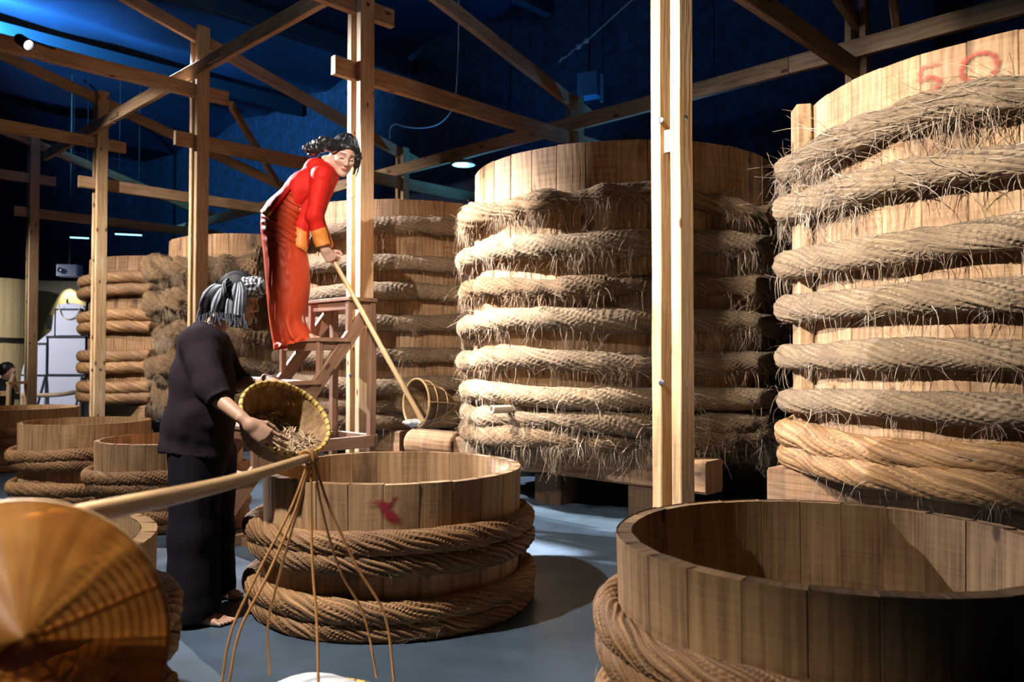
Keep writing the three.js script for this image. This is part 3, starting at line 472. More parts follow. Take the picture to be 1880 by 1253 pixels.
// timbers and blocks that carry the vats
const darkWood = stdMat({ map: texVat, bumpMap: texVat, bumpScale: 0.004, color: new THREE.Color(0.16, 0.14, 0.13), roughness: 0.85 });
function support(name, p, q, w, h, label, seed, cat = 'beam', tone = 1, group) { return solo(name, barBetween(p, q, w, h, 0.02, seed), MT.vatOld[tone], label, cat, group); }
const vatA = [['right vat', -1.55], ['middle vat', 1.8], ['vat behind the ladder', 5.15], ['shaggy vat', 8.5], ['farthest vat', 11.85]];
vatA.forEach(([nm, a], i) => {
  for (const [k, b] of [[0, 1.02], [1, 2.7]]) {
    const over = [1.7, 1.5, 1.25, 1.3, 1.3][i];
    support('support_beam', room(a + (i === 0 ? 1.37 : over), b, 0.375), room(a - over, b, 0.375), 0.25, 0.245, `heavy ${k ? 'rear' : 'front'} beam under the ${nm}`, 200 + i * 9 + k, 'beam', 3);  // darkest tone: the shade under the vat is put into the beam colour
    for (const [s, where] of [[-0.95, 'near end'], [0.05, 'middle'], [0.98, 'far end']]) { const p = room(a + s, b, 0.0), m = solo('support_block', boxGeo(0.3, 0.248, 0.26, 0.02), darkWood, `dark block under the ${where} of the ${k ? 'rear' : 'front'} beam below the ${nm}`, 'block', 'blocks under the vat beams'); m.position.copy(p); m.rotation.y = TURN + s * 0.1; }
  }
});
{ // loose timbers
  const g = lathe([[0.055, 0], [0.13, 0], [0.142, 0.03], [0.146, 0.3], [0.14, 0.62], [0.06, 0.62], [0.055, 0]], 28); g.rotateX(Math.PI / 2); const l = solo('log_pipe', g, MT.vatOld[0], 'short hollow log lying under the vat behind the ladder', 'log'); l.position.copy(at(758, 817, 8.2)); l.rotation.y = 0.9; l.position.y = 0.4;
  const w = solo('log_rest', boxGeo(0.4, 0.255, 0.5, 0.02), MT.vatOld[3], 'dark block that carries the hollow log', 'block'); w.position.set(l.position.x + 0.22, 0, l.position.z + 0.18); w.rotation.y = 0.9;
}

// ------------------------------------------------------------------ tubs
const TR = 0.65, TT = 0.687;
function makeTub(name, label, o) {
  const t = thing('wooden_tub', label, 'tub', [0, 0, 0]), r = rng(o.seed), n = o.n || 26, half = Math.PI / n;
  const geos = [0, 1, 2, 3, 4].map(() => staveGeo(TR, half, 0.048, 0.012, TT - r() * 0.0025, 0.0006, 0.002, r() * 3, r() * 3, 0.025, 3, (r() - 0.5) * 0.003));
  for (let k = 0; k < n; k++) { const m = part('stave', geos[(r() * 5) | 0], MT.tub[(r() * 4) | 0], t); m.rotation.y = (k + 0.2) * half * 2; const s = 1 + (r() - 0.5) * 0.005; m.scale.set(s, 1, s); }
  part('bottom', new THREE.CylinderGeometry(TR - 0.05, TR - 0.05, 0.03, 40).translate(0, 0.06, 0), MT.tub[3], t);
  const f = o.fine ?? 1;
  [[0.425, 0, 0.052, 0.9], [0.335, 1, 0.05, 2.6], [0.135, 2, 0.053, 4.2], [0.05, 3, 0.048, 5.4]].forEach(([y, i, rad, ph]) => {
    const pair = i % 2 ? -1 : 1, yOf = (a) => pair * -0.016 * Math.exp(-(((md(a - o.cross + Math.PI, Math.PI * 2) - Math.PI) / 0.5) ** 2)) + (y < 0.1 ? 0.002 : 0.008) * Math.sin(a * 2 + ph), rOf = (a) => (pair > 0 ? 0.03 : 0) * Math.exp(-(((md(a - o.cross + Math.PI, Math.PI * 2) - Math.PI) / 0.45) ** 2)) + 0.004 * Math.sin(a * 3 + ph);
    const m = part('rope_hoop', ropeGeo({ R: TR + 0.006, r: rad, y, lay: 5 + (i % 2), n: 13, deep: 0.38, plate: 4, rough: 0.06, hair: 0.02, seed: o.seed + i * 3, segs: Math.round(420 * f), sides: Math.round(52 * f), focus: o.focus ?? 0, yOf, rOf, flat: 0.85 }), RM.cane[(i + o.seed) % 3], t);
    if (o.fib) fibres(m, { R: TR + 0.006, r: rad, y, count: o.fib, seed: o.seed + i, view: 0, spread: 1.9, len: [0.02, 0.07], hang: 0.4, lie: 0.8, colors: pale, yOf, rOf });
  });
  return t;
}
const tubs = {};
{
  const put = (o, x, z, turn, sc = 1, sy = 1) => { o.position.set(x, 0, -z); o.rotation.y = turn + Math.atan2(-x, z); o.scale.set(sc, sy, sc); return o; };
  tubs.center = put(makeTub('wooden_tub', 'low wooden tub with a red paint splash on its side, in the centre', { seed: 61, cross: -1.75, focus: 0.9, fib: 220 }), -0.62, 4.22, 0);
  tubs.right = put(makeTub('wooden_tub', 'large wooden tub cut off by the lower right corner', { seed: 73, cross: -2.0, focus: 0.8, fib: 260 }), 1.0, 2.53, 0);
  const low = makeTub('wooden_tub', 'wooden tub right behind the legs of the man in the headscarf', { seed: 85, cross: -1.6, fine: 0.62, focus: 0.9 });
  tubs.third = put(low, -2.655, 6.217, 0, 0.8, 0.93);
  const copy = (label, x, z, turn, sc, sy) => { const c = low.clone(); c.name = numbered('wooden_tub'); c.userData = { label, category: 'tub' }; scene.add(c); return put(c, x, z, turn, sc, sy); };
  tubs.fourth = copy('smaller round wooden tub left of the man, second from the left', -3.92, 7.35, 0.2, 0.82, 1);
  tubs.fifth = copy('wooden tub at the far left edge beneath the seated person', -5.78, 9.4, -0.3, 0.9, 1);
  tubs.near = copy('wooden tub half hidden behind the conical hat at lower left', -1.79, 2.4, 1.3, 1, 1);
  const red = canvasTex(256, 256, (x, w, h) => { const r = rng(4); const spot = (px, py, s, a) => { const g = x.createRadialGradient(px, py, 0, px, py, s); g.addColorStop(0, `rgba(128,22,40,${a * 0.8})`); g.addColorStop(1, 'rgba(150,14,34,0)'); x.fillStyle = g; x.fillRect(px - s, py - s, s * 2, s * 2); };
    for (let i = 0; i < 90; i++) { const u = r(); spot(lerp(100, 165, u) + (r() - 0.5) * 30, lerp(85, 185, u) + (r() - 0.5) * 30, 8 + r() * 16, 0.35); } for (let i = 0; i < 70; i++) { const u = r(); spot(lerp(175, 128, u) + (r() - 0.5) * 16, lerp(60, 118, u) + (r() - 0.5) * 14, 6 + r() * 10, 0.22); } for (let i = 0; i < 40; i++) spot(60 + r() * 50, 70 + r() * 40, 4 + r() * 9, 0.16); for (let i = 0; i < 40; i++) spot(160 + r() * 40, 185 + r() * 25, 4 + r() * 9, 0.16); });
  markOn(tubs.center, 'paint_splash', TR * 1.02 + 0.003, -0.27, 0.15, 0.475, 0.675, red, 'red paint splash');
}
// ------------------------------------------------------------------ ladder: local x climbs towards the vat, local z looks at the viewer's side
const LT = Math.atan2(0.714, 0.7), LAD = { x: -1.91, z: 5.28 };
{
  const t = thing('step_ladder', 'wooden stair ladder that the woman in red stands on', 'ladder', [LAD.x, 0, -LAD.z], LT), m = MT.ladder, w = 0.566, top = 1.718, rise = 0.312, run = 0.2525;
  const bar = (name, a, b, wd, d, seed, tone = 0, side) => part(name, barBetween(a, b, wd, d, 0.004, seed, side), m[tone], t);
  for (let k = 0; k < 5; k++) {
    const s1 = 1.225 - k * run, s0 = s1 - 0.262, y = top - k * rise;
    bar('tread', V((s0 + s1) / 2, y - 0.014, 0.02), V((s0 + s1) / 2, y - 0.014, -w - 0.02), s1 - s0, 0.028, 300 + k, 0, V(1, 0, 0));
    bar('apron', V(s0 + 0.03, y - 0.062, 0), V(s0 + 0.03, y - 0.062, -w), 0.025, 0.065, 310 + k, 1, V(1, 0, 0));
    for (const z of [-0.022, -w + 0.022]) {
      bar('side_apron', V(s0 + 0.05, y - 0.06, z), V(s1 - 0.01, y - 0.06, z), 0.025, 0.062, 320 + k, 0);
      if (k < 4) bar('riser_post', V(s0 + 0.03, y - rise + 0.001, z), V(s0 + 0.03, y - 0.03, z), 0.042, 0.042, 330 + k, 0);
      else bar('riser_post', V(s0 + 0.03, 0.06, z), V(s0 + 0.03, y - 0.03, z), 0.042, 0.042, 335, 0);
    }
  }
  for (const z of [-0.022, -w + 0.022]) {
    bar('stringer', V(-0.06, 0.09, z), V(1.18, 1.64, z), 0.04, 0.1, z < -0.1 ? 341 : 340, z < -0.1 ? 1 : 0);
    bar('leg', V(1.2, 0, z), V(1.2, top - 0.03, z), 0.055, 0.055, 344, 1);
    bar('base_rail', V(-0.12, 0.035, z), V(1.32, 0.035, z), 0.05, 0.07, 346, 0);
    bar('side_rail', V(0.62, 0.62, z + 0.03), V(1.2, 0.62, z + 0.03), 0.025, 0.09, 348, 0);
  }
  bar('cross_rail', V(1.235, 0.62, 0), V(1.235, 0.62, -w), 0.025, 0.09, 350, 1, V(1, 0, 0));
  const c = solo('wood_offcut', boxGeo(0.09, 0.055, 0.06, 0.004), m[1], 'small wooden offcut lying on the floor beside the ladder foot', 'offcut'); c.position.copy(at(457, 1003, 5.35)); c.position.y = 0; c.rotation.y = 0.5;
}

// ------------------------------------------------------------------ people
const skinMat = new THREE.MeshPhysicalMaterial({ vertexColors: true, roughness: 0.55 });
const weaveBump = dataTex(256, 256, (u, v) => { const k = 0.5 + 0.25 * Math.sin(u * Math.PI * 2 * 64) * Math.sin(v * Math.PI * 2 * 64) + 0.3 * (fbm(u * 30, v * 30, 30, 30, 3, 2) - 0.5); return [k, k, k]; }, false, 8, 8);
const basis = (o, x, y) => { const X = x.clone().normalize(), Y = y.clone().addScaledVector(X, -X.dot(y)).normalize(); return new THREE.Matrix4().makeBasis(X, Y, new THREE.Vector3().crossVectors(X, Y)).setPosition(o); };
// head: local x forward, y up, z to its right; origin between the ears
function headGeo(o, mat4) {
  const P = [ell(V(-0.012, 0.034, 0), V(0.1, 0.098, 0.077)), ell(V(0.028, -0.03, 0), V(0.066, 0.09, 0.062), null, 0.03)];
  for (const s of [-1, 1]) P.push(cap(V(-0.005, -0.06, s * 0.05), V(0.07, -0.1, s * 0.014), 0.022, 0.019, 0.03), ell(V(0.062, -0.018, s * 0.037), V(0.028, 0.026, 0.026), null, 0.025));
  P.push(cap(V(0.086, 0.018, 0), V(0.108, -0.028, 0), 0.008, 0.0115, 0.014), ell(V(0.107, -0.033, 0), V(0.012, 0.009, 0.012), null, 0.008));
  for (const s of [-1, 1]) P.push(ell(V(0.098, -0.036, s * 0.011), V(0.01, 0.007, 0.0075), null, 0.006), cap(V(0.083, 0.024, s * 0.012), V(0.07, 0.026, s * 0.048), 0.009, 0.008, 0.016), cut(V(0.1, 0.004, s * 0.034), 0.019, 0.014), ell(V(0.073, 0.003, s * 0.033), V(0.0145, 0.012, 0.0155), null, 0.004));
  P.push(ell(V(0.09, -0.063, 0), V(0.012, 0.007, 0.022), null, 0.008), ell(V(0.088, -0.075, 0), V(0.012, 0.0075, 0.018), null, 0.008), ell(V(0.077, -0.108, 0), V(0.018, 0.014, 0.018), null, 0.02));
  for (const s of [-1, 1]) P.push(ell(V(-0.008, -0.006, s * 0.079), V(0.02, 0.031, 0.009), new THREE.Quaternion().setFromEuler(new THREE.Euler(0, s * 0.35, -0.15)), 0.008));
  P.push(cap(V(-0.03, -0.05, 0), o.neck, 0.052, 0.055, 0.03));
  const [lo, hi] = bounds(P, 0.02), skin = o.skin;
  const g = nets(field(P), [lo, hi], o.cell || 0.0034, (x, y, z) => {
    let c = skin.slice(); const az = Math.abs(z);
    const lip = Math.max(0, 1 - ((y + 0.069) / 0.013) ** 2 - (z / 0.024) ** 2) * (x > 0.082 ? 1 : 0); c = mix3(c, o.lip, Math.min(1, lip * 1.6));
    if (x > 0.08 && Math.abs(y + 0.069) < 0.0018 && az < 0.021) c = c.map((v) => v * 0.45);
    const brow = x > 0.05 && Math.abs(y - 0.032 + (az - 0.03) ** 2 * 6) < 0.0055 && az > 0.012 && az < 0.052; if (brow) c = mix3(c, [0.015, 0.01, 0.008], 0.8);
    const lash = x > 0.06 && Math.abs(y + 0.002 + (az - 0.033) ** 2 * 10) < 0.0035 && az > 0.017 && az < 0.05; if (lash) c = mix3(c, [0.012, 0.008, 0.007], 0.88);
    if (az > 0.03 && x > 0.03 && x < 0.09) c = mix3(c, [c[0] * 1.08, c[1] * 0.9, c[2] * 0.85], 0.5 * Math.exp(-(((y + 0.03) / 0.03) ** 2)));
    return c;
  });
  return g.applyMatrix4(mat4);
}
// hand: y runs from the wrist to the fingers, x towards the thumb, z out of the back of the hand
function handGeo(o) {
  const P = [], kx = [0.031, 0.0105, -0.0105, -0.029], ky = [0.09, 0.095, 0.091, 0.081], L = [[0.042, 0.026, 0.022], [0.047, 0.03, 0.024], [0.043, 0.028, 0.023], [0.034, 0.021, 0.02]], R = [0.0098, 0.0101, 0.0096, 0.0086], nails = [];
  for (let i = 0; i < 4; i++) {
    P.push(cap(V(kx[i] * 0.55, 0.005, 0), V(kx[i], ky[i], 0), 0.0165, 0.0125, 0.02));
    const cu = o.curl[i], sp = (o.spread ?? 0.09) * (1.5 - i) * 0.7; let p = V(kx[i], ky[i], 0), a = 0;
    for (let j = 0; j < 3; j++) { a += cu[j]; const q = p.clone().add(V(Math.sin(sp) * L[i][j] * Math.cos(a), Math.cos(a) * L[i][j], -Math.sin(a) * L[i][j])); P.push(cap(p, q, R[i] * (1 - j * 0.09), R[i] * (0.92 - j * 0.1), 0.003)); if (j === 2) nails.push([q.clone().add(V(0, Math.sin(a) * 0.003, Math.cos(a) * 0.006)), 0.0062]); p = q; }
  }
  P.push(ell(V(-0.004, 0.045, -0.004), V(0.038, 0.05, 0.015), null, 0.015), ell(V(0.02, 0.032, -0.008), V(0.018, 0.028, 0.015), null, 0.015));
  const th = o.thumb || [V(0.05, 0.048, -0.02), V(0.062, 0.078, -0.03), V(0.064, 0.103, -0.036)];
  P.push(cap(V(0.018, 0.018, -0.006), th[0], 0.0145, 0.012, 0.012), cap(th[0], th[1], 0.0112, 0.0098, 0.004), cap(th[1], th[2], 0.0098, 0.0078, 0.003));
  P.push(cap(V(0, -0.05, 0), V(0, 0.01, 0), 0.024, 0.026, 0.02));
  const g = nets(field(P), bounds(P, 0.012), o.cell || 0.003, (x, y, z, nx, ny, nz) => { for (const [n, r] of nails) if (Math.hypot(x - n.x, y - n.y, z - n.z) < r && nz > 0.2) return mix3(o.skin, [0.75, 0.5, 0.42], 0.55); const cr = y > 0.08 ? 0 : 0; return o.skin.map((v) => v * (1 - cr)); });
  if (!o.left) { const n = g.attributes.normal; g.translate(0, 0, 0); const p = g.attributes.position; for (let i = 0; i < p.count; i++) { p.setX(i, -p.getX(i)); n.setX(i, -n.getX(i)); } fixWinding(g); }
  const X = new THREE.Vector3().crossVectors(o.y, o.z); // x = y cross z
  const m = new THREE.Matrix4().makeBasis(X.normalize(), o.y.clone().normalize(), new THREE.Vector3().crossVectors(X, o.y).normalize()).setPosition(o.at); return g.applyMatrix4(m);
}
const footPrims = (heel, toe, side, s = 1) => { // bare foot lying on the ground
  const d = toe.clone().sub(heel), l = d.length(); d.normalize(); const n = V(-d.z, 0, d.x).multiplyScalar(side), at2 = (f, o, y) => heel.clone().addScaledVector(d, f * l).addScaledVector(n, o).setY(heel.y + y), P = [];
  P.push(cap(at2(0.06, 0, 0.03), at2(0.55, 0.008, 0.034), 0.03 * s, 0.026 * s, 0.03), cap(at2(0.4, -0.012, 0.03), at2(0.76, -0.024, 0.02), 0.024 * s, 0.02 * s, 0.02), cap(at2(0.4, 0.014, 0.027), at2(0.72, 0.03, 0.018), 0.022 * s, 0.017 * s, 0.02));
  for (let i = 0; i < 5; i++) P.push(cap(at2(0.76, -0.03 + i * 0.0165, 0.017), at2(1.0 - i * 0.035 - (i === 0 ? 0.01 : 0), -0.032 + i * 0.018, 0.0125), (i ? 0.0105 : 0.014) * s, (i ? 0.009 : 0.0125) * s, 0.006)); return P;
};
const cloth3 = (amp, fx, fy, fz, s) => (d, x, y, z) => d - amp * noise3(x * fx, y * fy, z * fz, s) - amp * 0.5 * noise3(x * fx * 2.1 + 5, y * fy * 2.1, z * fz * 2.1, s + 9);
const uvFrom = (g, f) => { const p = g.attributes.position, u = g.attributes.uv; for (let i = 0; i < p.count; i++) { const [a, b] = f(p.getX(i), p.getY(i), p.getZ(i)); u.setXY(i, a, b); } return g; };
// a strip of cloth along a path: width direction per point, rounded edges, both faces
function ribbonGeo(pts, dirs, widths, thick, ripple = 0, waves = 3, seg = 24, across = 18) {
  const c = new THREE.CatmullRomCurve3(pts), dc = new THREE.CatmullRomCurve3(dirs), b = new MB(), rows = [];
  const wAt = (t) => { const f = t * (widths.length - 1), k = Math.min(widths.length - 2, Math.floor(f)); return lerp(widths[k], widths[k + 1], f - k); };
  for (let i = 0; i <= seg; i++) { const t = i / seg, p = c.getPoint(t), tn = c.getTangent(t), d = dc.getPoint(t).normalize(); d.addScaledVector(tn, -d.dot(tn)).normalize(); const n = new THREE.Vector3().crossVectors(tn, d), w = wAt(t), row = [];
    for (let j = 0; j <= across * 2 + 1; j++) { const front = j <= across, q = front ? j / across : 1 - (j - across - 1) / across, e = Math.sin(Math.PI * clamp(q, 0.02, 0.98)) ** 0.3, off = ripple * Math.sin(q * Math.PI * waves + t * 1.5) + (front ? 1 : -1) * thick / 2 * e, v = p.clone().addScaledVector(d, (q - 0.5) * w).addScaledVector(n, off); row.push(b.v(v.x, v.y, v.z, 0, 1, 0, q, t)); } rows.push(row); }
  for (let i = 0; i < seg; i++) for (let j = 0; j < rows[0].length; j++) { const k = (j + 1) % rows[0].length; b.quad(rows[i][j], rows[i + 1][j], rows[i + 1][k], rows[i][k]); }
  return b.geo(true);
}

// ---- the man with the basket
{
  const t = thing('person', 'person in dark shirt and trousers with a checked headscarf, tipping a basket of fish', 'person', [-1.5, 0, -3.98]);
  const off = V(1.5, 0, 3.98), A = (x, y, z) => at(x, y, z).add(off), skin = [0.40, 0.225, 0.14], low = (v, y) => v.setY(y);
  const Rs = A(364, 632, 3.79), Re = A(394, 727, 3.66), Rw = A(459, 780, 3.56), Ls = A(388, 626, 4.17), Le = A(432, 706, 4.17), Lw = A(499, 701, 4.0);
  const hR = A(362, 838, 3.88), hL = A(384, 838, 4.08), kR = A(360, 985, 3.83), kL = A(392, 975, 4.15), aR = low(A(350, 1110, 3.8), 0.08), aL = low(A(398, 1066, 4.21), 0.08);
  const heelR = low(A(338, 1120, 3.8), 0.0), toeR = low(A(424, 1136, 3.76), 0.0), heelL = low(A(388, 1080, 4.22), 0.0), toeL = low(A(444, 1085, 4.17), 0.0);
  const neckB = A(390, 606, 3.98), headC = A(438, 549, 3.97), fwd = V(0.965, -0.26, 0.02), up = V(0.26, 0.96, 0);
  const hm = basis(headC, fwd, up), S = 0.95; hm.scale(V(S, S, S));
  const neckLocal = neckB.clone().applyMatrix4(hm.clone().invert());
  const bodyP = [cap(neckB, A(374, 640, 3.98), 0.06, 0.1, 0.05), cap(A(374, 650, 3.92), A(368, 800, 3.92), 0.1, 0.11, 0.05), cap(A(374, 650, 4.04), A(368, 800, 4.04), 0.1, 0.11, 0.05), cap(Rs, Ls, 0.06, 0.06, 0.06),
    cap(Rs, Re, 0.047, 0.04, 0.03), cap(Re, Rw, 0.041, 0.026, 0.02), cap(Ls, Le, 0.047, 0.04, 0.03), cap(Le, Lw, 0.041, 0.026, 0.02), cap(hR, kR, 0.085, 0.055, 0.05), cap(kR, aR, 0.053, 0.036, 0.03), cap(hL, kL, 0.085, 0.055, 0.05), cap(kL, aL, 0.053, 0.036, 0.03), cap(aR, heelR.clone().setY(0.035), 0.036, 0.03, 0.02), cap(aL, heelL.clone().setY(0.035), 0.036, 0.03, 0.02)];
  const bodyG = solid(bodyP, 0.012, () => skin);
  const feet = [footPrims(heelR, toeR, 1), footPrims(heelL, toeL, -1)].map((p) => solid(p, 0.005, () => skin.map((v) => v * 0.92)));
  const rDir = V(0.80, -0.58, 0.05), lDir = A(548, 726, 3.9).sub(Lw);
  const handR = handGeo({ at: Rw, y: rDir, z: V(0.05, 0.25, 0.95), left: false, skin, curl: [[0.25, 0.3, 0.25], [0.3, 0.35, 0.25], [0.38, 0.4, 0.3], [0.45, 0.4, 0.3]], thumb: [V(0.048, 0.05, -0.02), V(0.052, 0.082, -0.032), V(0.048, 0.108, -0.04)], spread: 0.14 });
  const handL = handGeo({ at: Lw, y: lDir, z: V(0.15, 0.8, 0.5), left: true, skin, curl: [[0.35, 0.3, 0.2], [0.4, 0.35, 0.25], [0.4, 0.4, 0.25], [0.45, 0.4, 0.3]], thumb: [V(0.045, 0.05, -0.03), V(0.05, 0.07, -0.05), V(0.046, 0.09, -0.066)] });
  const head = headGeo({ neck: neckLocal, skin, lip: [0.34, 0.13, 0.1] }, hm);
  part('body', mergeGeometries([bodyG, ...feet, handR, handL, head]), skinMat, t);
  // clothes
  const shirtMat = stdMat({ color: new THREE.Color(0.016, 0.0095, 0.0135), specularIntensity: 0.25, roughness: 0.9, bumpMap: weaveBump, bumpScale: 0.0012});
  const trouserMat = stdMat({ color: new THREE.Color(0.0065, 0.0045, 0.008), specularIntensity: 0.25, roughness: 0.9, bumpMap: weaveBump, bumpScale: 0.001});
  const tx = [[374, 640], [371, 700], [368, 770], [366, 836]], tr = [0.126, 0.138, 0.15, 0.162], sp = [];
  for (let i = 0; i < 3; i++) for (const z of [-0.075, 0.075]) sp.push(cap(A(...tx[i], 3.98 + z), A(...tx[i + 1], 3.98 + z), tr[i], tr[i + 1], 0.05));
  sp.push(cap(A(366, 634, 3.82), A(388, 628, 4.14), 0.078, 0.074, 0.06), cap(A(384, 612, 3.94), A(384, 612, 4.02), 0.078, 0.078, 0.05));
  const sleeve = (s, e, f) => { const c = e.clone().lerp(f, 0.18); sp.push(cap(s, e.clone().lerp(s, 0.15), 0.086, 0.074, 0.035), cap(e.clone().lerp(s, 0.15), c, 0.074, 0.062, 0.03)); return [c, f.clone().sub(e).normalize().add(e.clone().sub(s).normalize()).normalize()]; };
  const cR = sleeve(Rs, Re, Rw), cL = sleeve(Ls, Le, Lw); // cuff planes
  sp.push(cap(A(322, 770, 3.9), A(308, 822, 3.86), 0.05, 0.05, 0.06), cap(A(322, 770, 4.06), A(308, 822, 4.1), 0.05, 0.05, 0.06));
  const hem = A(366, 830, 3.98).y, nk = neckB.clone(), nd = V(0.62, 0.78, 0);
  const folds = (d, x, y, z) => { const th = Math.atan2(z, x); return d - 0.010 * noise3(th * 3.2, y * 1.6, 2, 7) * sstep(1.5, 0.9, y) - 0.008 * noise3(x * 9 + y * 7, y * 6 - x * 4, z * 7, 3) - 0.005 * noise3(x * 22 + y * 12, y * 14 - x * 10, z * 18, 5); };
  const shirtF = field(sp, (d, x, y, z) => { d = folds(d, x, y, z); d = Math.max(d, hem - 0.012 * Math.sin(x * 14) - y + 0.03 * Math.max(0, -x - 0.1)); for (const [c, n] of [cR, cL]) { const k = (x - c.x) * n.x + (y - c.y) * n.y + (z - c.z) * n.z; if (Math.hypot(x - c.x, y - c.y, z - c.z) < 0.11) d = Math.max(d, k); } const kn = (x - nk.x) * nd.x + (y - nk.y) * nd.y; if (Math.hypot(x - nk.x, y - nk.y, z - nk.z) < 0.12) d = Math.max(d, kn - 0.012); return d; });
  part('shirt', nets(shirtF, bounds(sp, 0.03), 0.0095), shirtMat, t);
  const tp = [cap(A(370, 826, 3.92), A(370, 826, 4.06), 0.14, 0.14, 0.05)];
  const leg = (h, k, a, r0, r1, r2) => tp.push(cap(h, k, r0, r1, 0.04), cap(k, a, r1, r2, 0.04));
  leg(hR.clone(), kR.clone().add(V(-0.005, 0, 0)), V(aR.x + 0.015, 0.03, aR.z), 0.135, 0.115, 0.128); leg(hL.clone(), kL.clone(), V(aL.x - 0.005, 0.03, aL.z), 0.13, 0.105, 0.105);
  const trF = field(tp, (d, x, y, z) => { const th = Math.atan2(z, x - 0.02); d -= 0.008 * noise3(x * 14, y * 1.7, z * 14, 21) + 0.004 * noise3(x * 24, y * 5, z * 24, 4) + 0.006 * Math.max(0, 0.3 - y) * Math.sin(y * 60 + th * 2); return Math.max(d, 0.022 - y + (x > 0.05 ? (x - 0.05) * 0.5 : 0), y - hem - 0.06); });
  part('trousers', nets(trF, bounds(tp, 0.03), 0.011), trouserMat, t);
  // hair and headscarf, in the head's frame
  const H = (x, y, z) => V(x, y, z).applyMatrix4(hm), hairMat = stdMat({ color: new THREE.Color(0.010, 0.009, 0.011), roughness: 0.62, specularIntensity: 0.5 });
  const hp = [ell(V(-0.014, 0.045, 0), V(0.104, 0.102, 0.082))];
  part('hair', nets(field(hp, (d, x, y, z) => Math.max(d - 0.004 * noise3(x * 30, y * 30, z * 60, 2), x * 0.5 - y + 0.03)), bounds(hp, 0.02), 0.005).applyMatrix4(hm), hairMat, t);
  const check = dataTex(256, 256, (u, v) => { const a = Math.floor(u * 16) % 2, b = Math.floor(v * 16) % 2, n = (fbm(u * 40, v * 40, 40, 40, 5, 2) - 0.5) * 0.12, k = a && b ? 0.05 : a || b ? 0.42 : 0.88; return [k + n, k + n, k * 1.04 + n]; }, true, 1, 1);
  const stripe = dataTex(256, 256, (u, v) => { const s = 0.5 + 0.5 * Math.sin(u * Math.PI * 2 * 5.0 + Math.sin(u * 9) * 1.2), n = (fbm(u * 40, v * 20, 40, 20, 15, 2) - 0.5) * 0.15, thin = Math.floor(u * 40) % 4 === 0 ? 0.2 : 0, k = s > 0.5 ? 0.66 - thin : 0.09 + thin * 1.2; return [k * 0.96 + n, k * 0.98 + n, k * 1.06 + n]; }, true, 1, 1);
  const scarfBand = stdMat({ map: check, roughness: 0.85, bumpMap: weaveBump, bumpScale: 0.001 }), scarfTail = stdMat({ map: stripe, roughness: 0.85 });
  // the wound band: a fat ring round the head, higher at the forehead
  const b = new MB(), NS = 64, NR = 20; for (let i = 0; i <= NS; i++) { const a = i / NS * Math.PI * 2, cx = -0.004 + Math.cos(a) * 0.1, cz = Math.sin(a) * 0.081, cy = 0.048 + 0.028 * Math.cos(a) - 0.008 * Math.abs(Math.sin(a)), hgt = 0.03 + 0.012 * Math.max(0, Math.cos(a)), n = V(Math.cos(a) / 0.1, 0, Math.sin(a) / 0.081).normalize();
    for (let j = 0; j <= NR; j++) { const q = j / NR * Math.PI * 2, o2 = 0.013 * (1 + 0.25 * Math.sin(q * 3 + a * 4)) * Math.cos(q), y2 = hgt * Math.sin(q); const p = H(cx + n.x * (o2 + 0.006), cy + y2, cz + n.z * (o2 + 0.006)); b.v(p.x, p.y, p.z, 0, 1, 0, a * 0.62, q * 0.11 + a * 0.03); } }
  for (let i = 0; i < NS; i++) for (let j = 0; j < NR; j++) { const p = i * (NR + 1) + j; b.quad(p, p + 1, p + NR + 2, p + NR + 1); }
  const scarf = part('headscarf', b.geo(true), scarfBand, t, 'black and white checked headscarf');
  const knotP = [ell(V(0.075, 0.105, 0.0), V(0.045, 0.034, 0.05)), ell(V(0.03, 0.098, 0.02), V(0.05, 0.026, 0.05), null, 0.03), ell(V(0.098, 0.07, 0.01), V(0.022, 0.034, 0.05), null, 0.02)];
  part('knot', uvFrom(nets(field(knotP, (d, x, y, z) => d - 0.005 * noise3(x * 40 + y * 30, y * 20, z * 30, 8)), bounds(knotP, 0.02), 0.005), (x, y, z) => [(x + y * 0.4) * 6.5, (z + y * 0.7) * 6.5]).applyMatrix4(hm), scarfBand, scarf);
  const tail = (name, pts, dirs, w, rip) => { const m = part(name, ribbonGeo(pts, dirs, w, 0.012, rip, 3.2, 24, 20), scarfTail, scarf); return m; };
  const K = (px, py, z) => A(px, py, z);
  tail('tail', [K(438, 520, 3.875), K(437, 535, 3.86), K(434, 556, 3.855), K(432, 578, 3.86)], [V(0.7, 0.3, 0.2), V(1, 0.1, 0.15), V(1, 0.05, 0.15), V(1, 0.0, 0.1)], [0.05, 0.085, 0.1, 0.1], 0.005);
  tail('tail', [K(424, 517, 3.885), K(408, 528, 3.865), K(396, 548, 3.87), K(388, 572, 3.9)], [V(0.3, 0.8, 0.2), V(0.8, 0.5, 0.2), V(0.95, 0.35, 0.2), V(0.95, 0.25, 0.25)], [0.06, 0.1, 0.13, 0.13], 0.007);
  tail('fold', [K(400, 520, 3.92), K(386, 545, 3.95), K(376, 572, 3.99), K(374, 590, 4.02)], [V(0.3, 0.3, -0.8), V(0.4, 0.3, -0.8), V(0.3, 0.2, -0.9), V(0.3, 0.1, -0.9)], [0.06, 0.1, 0.12, 0.12], 0.008);
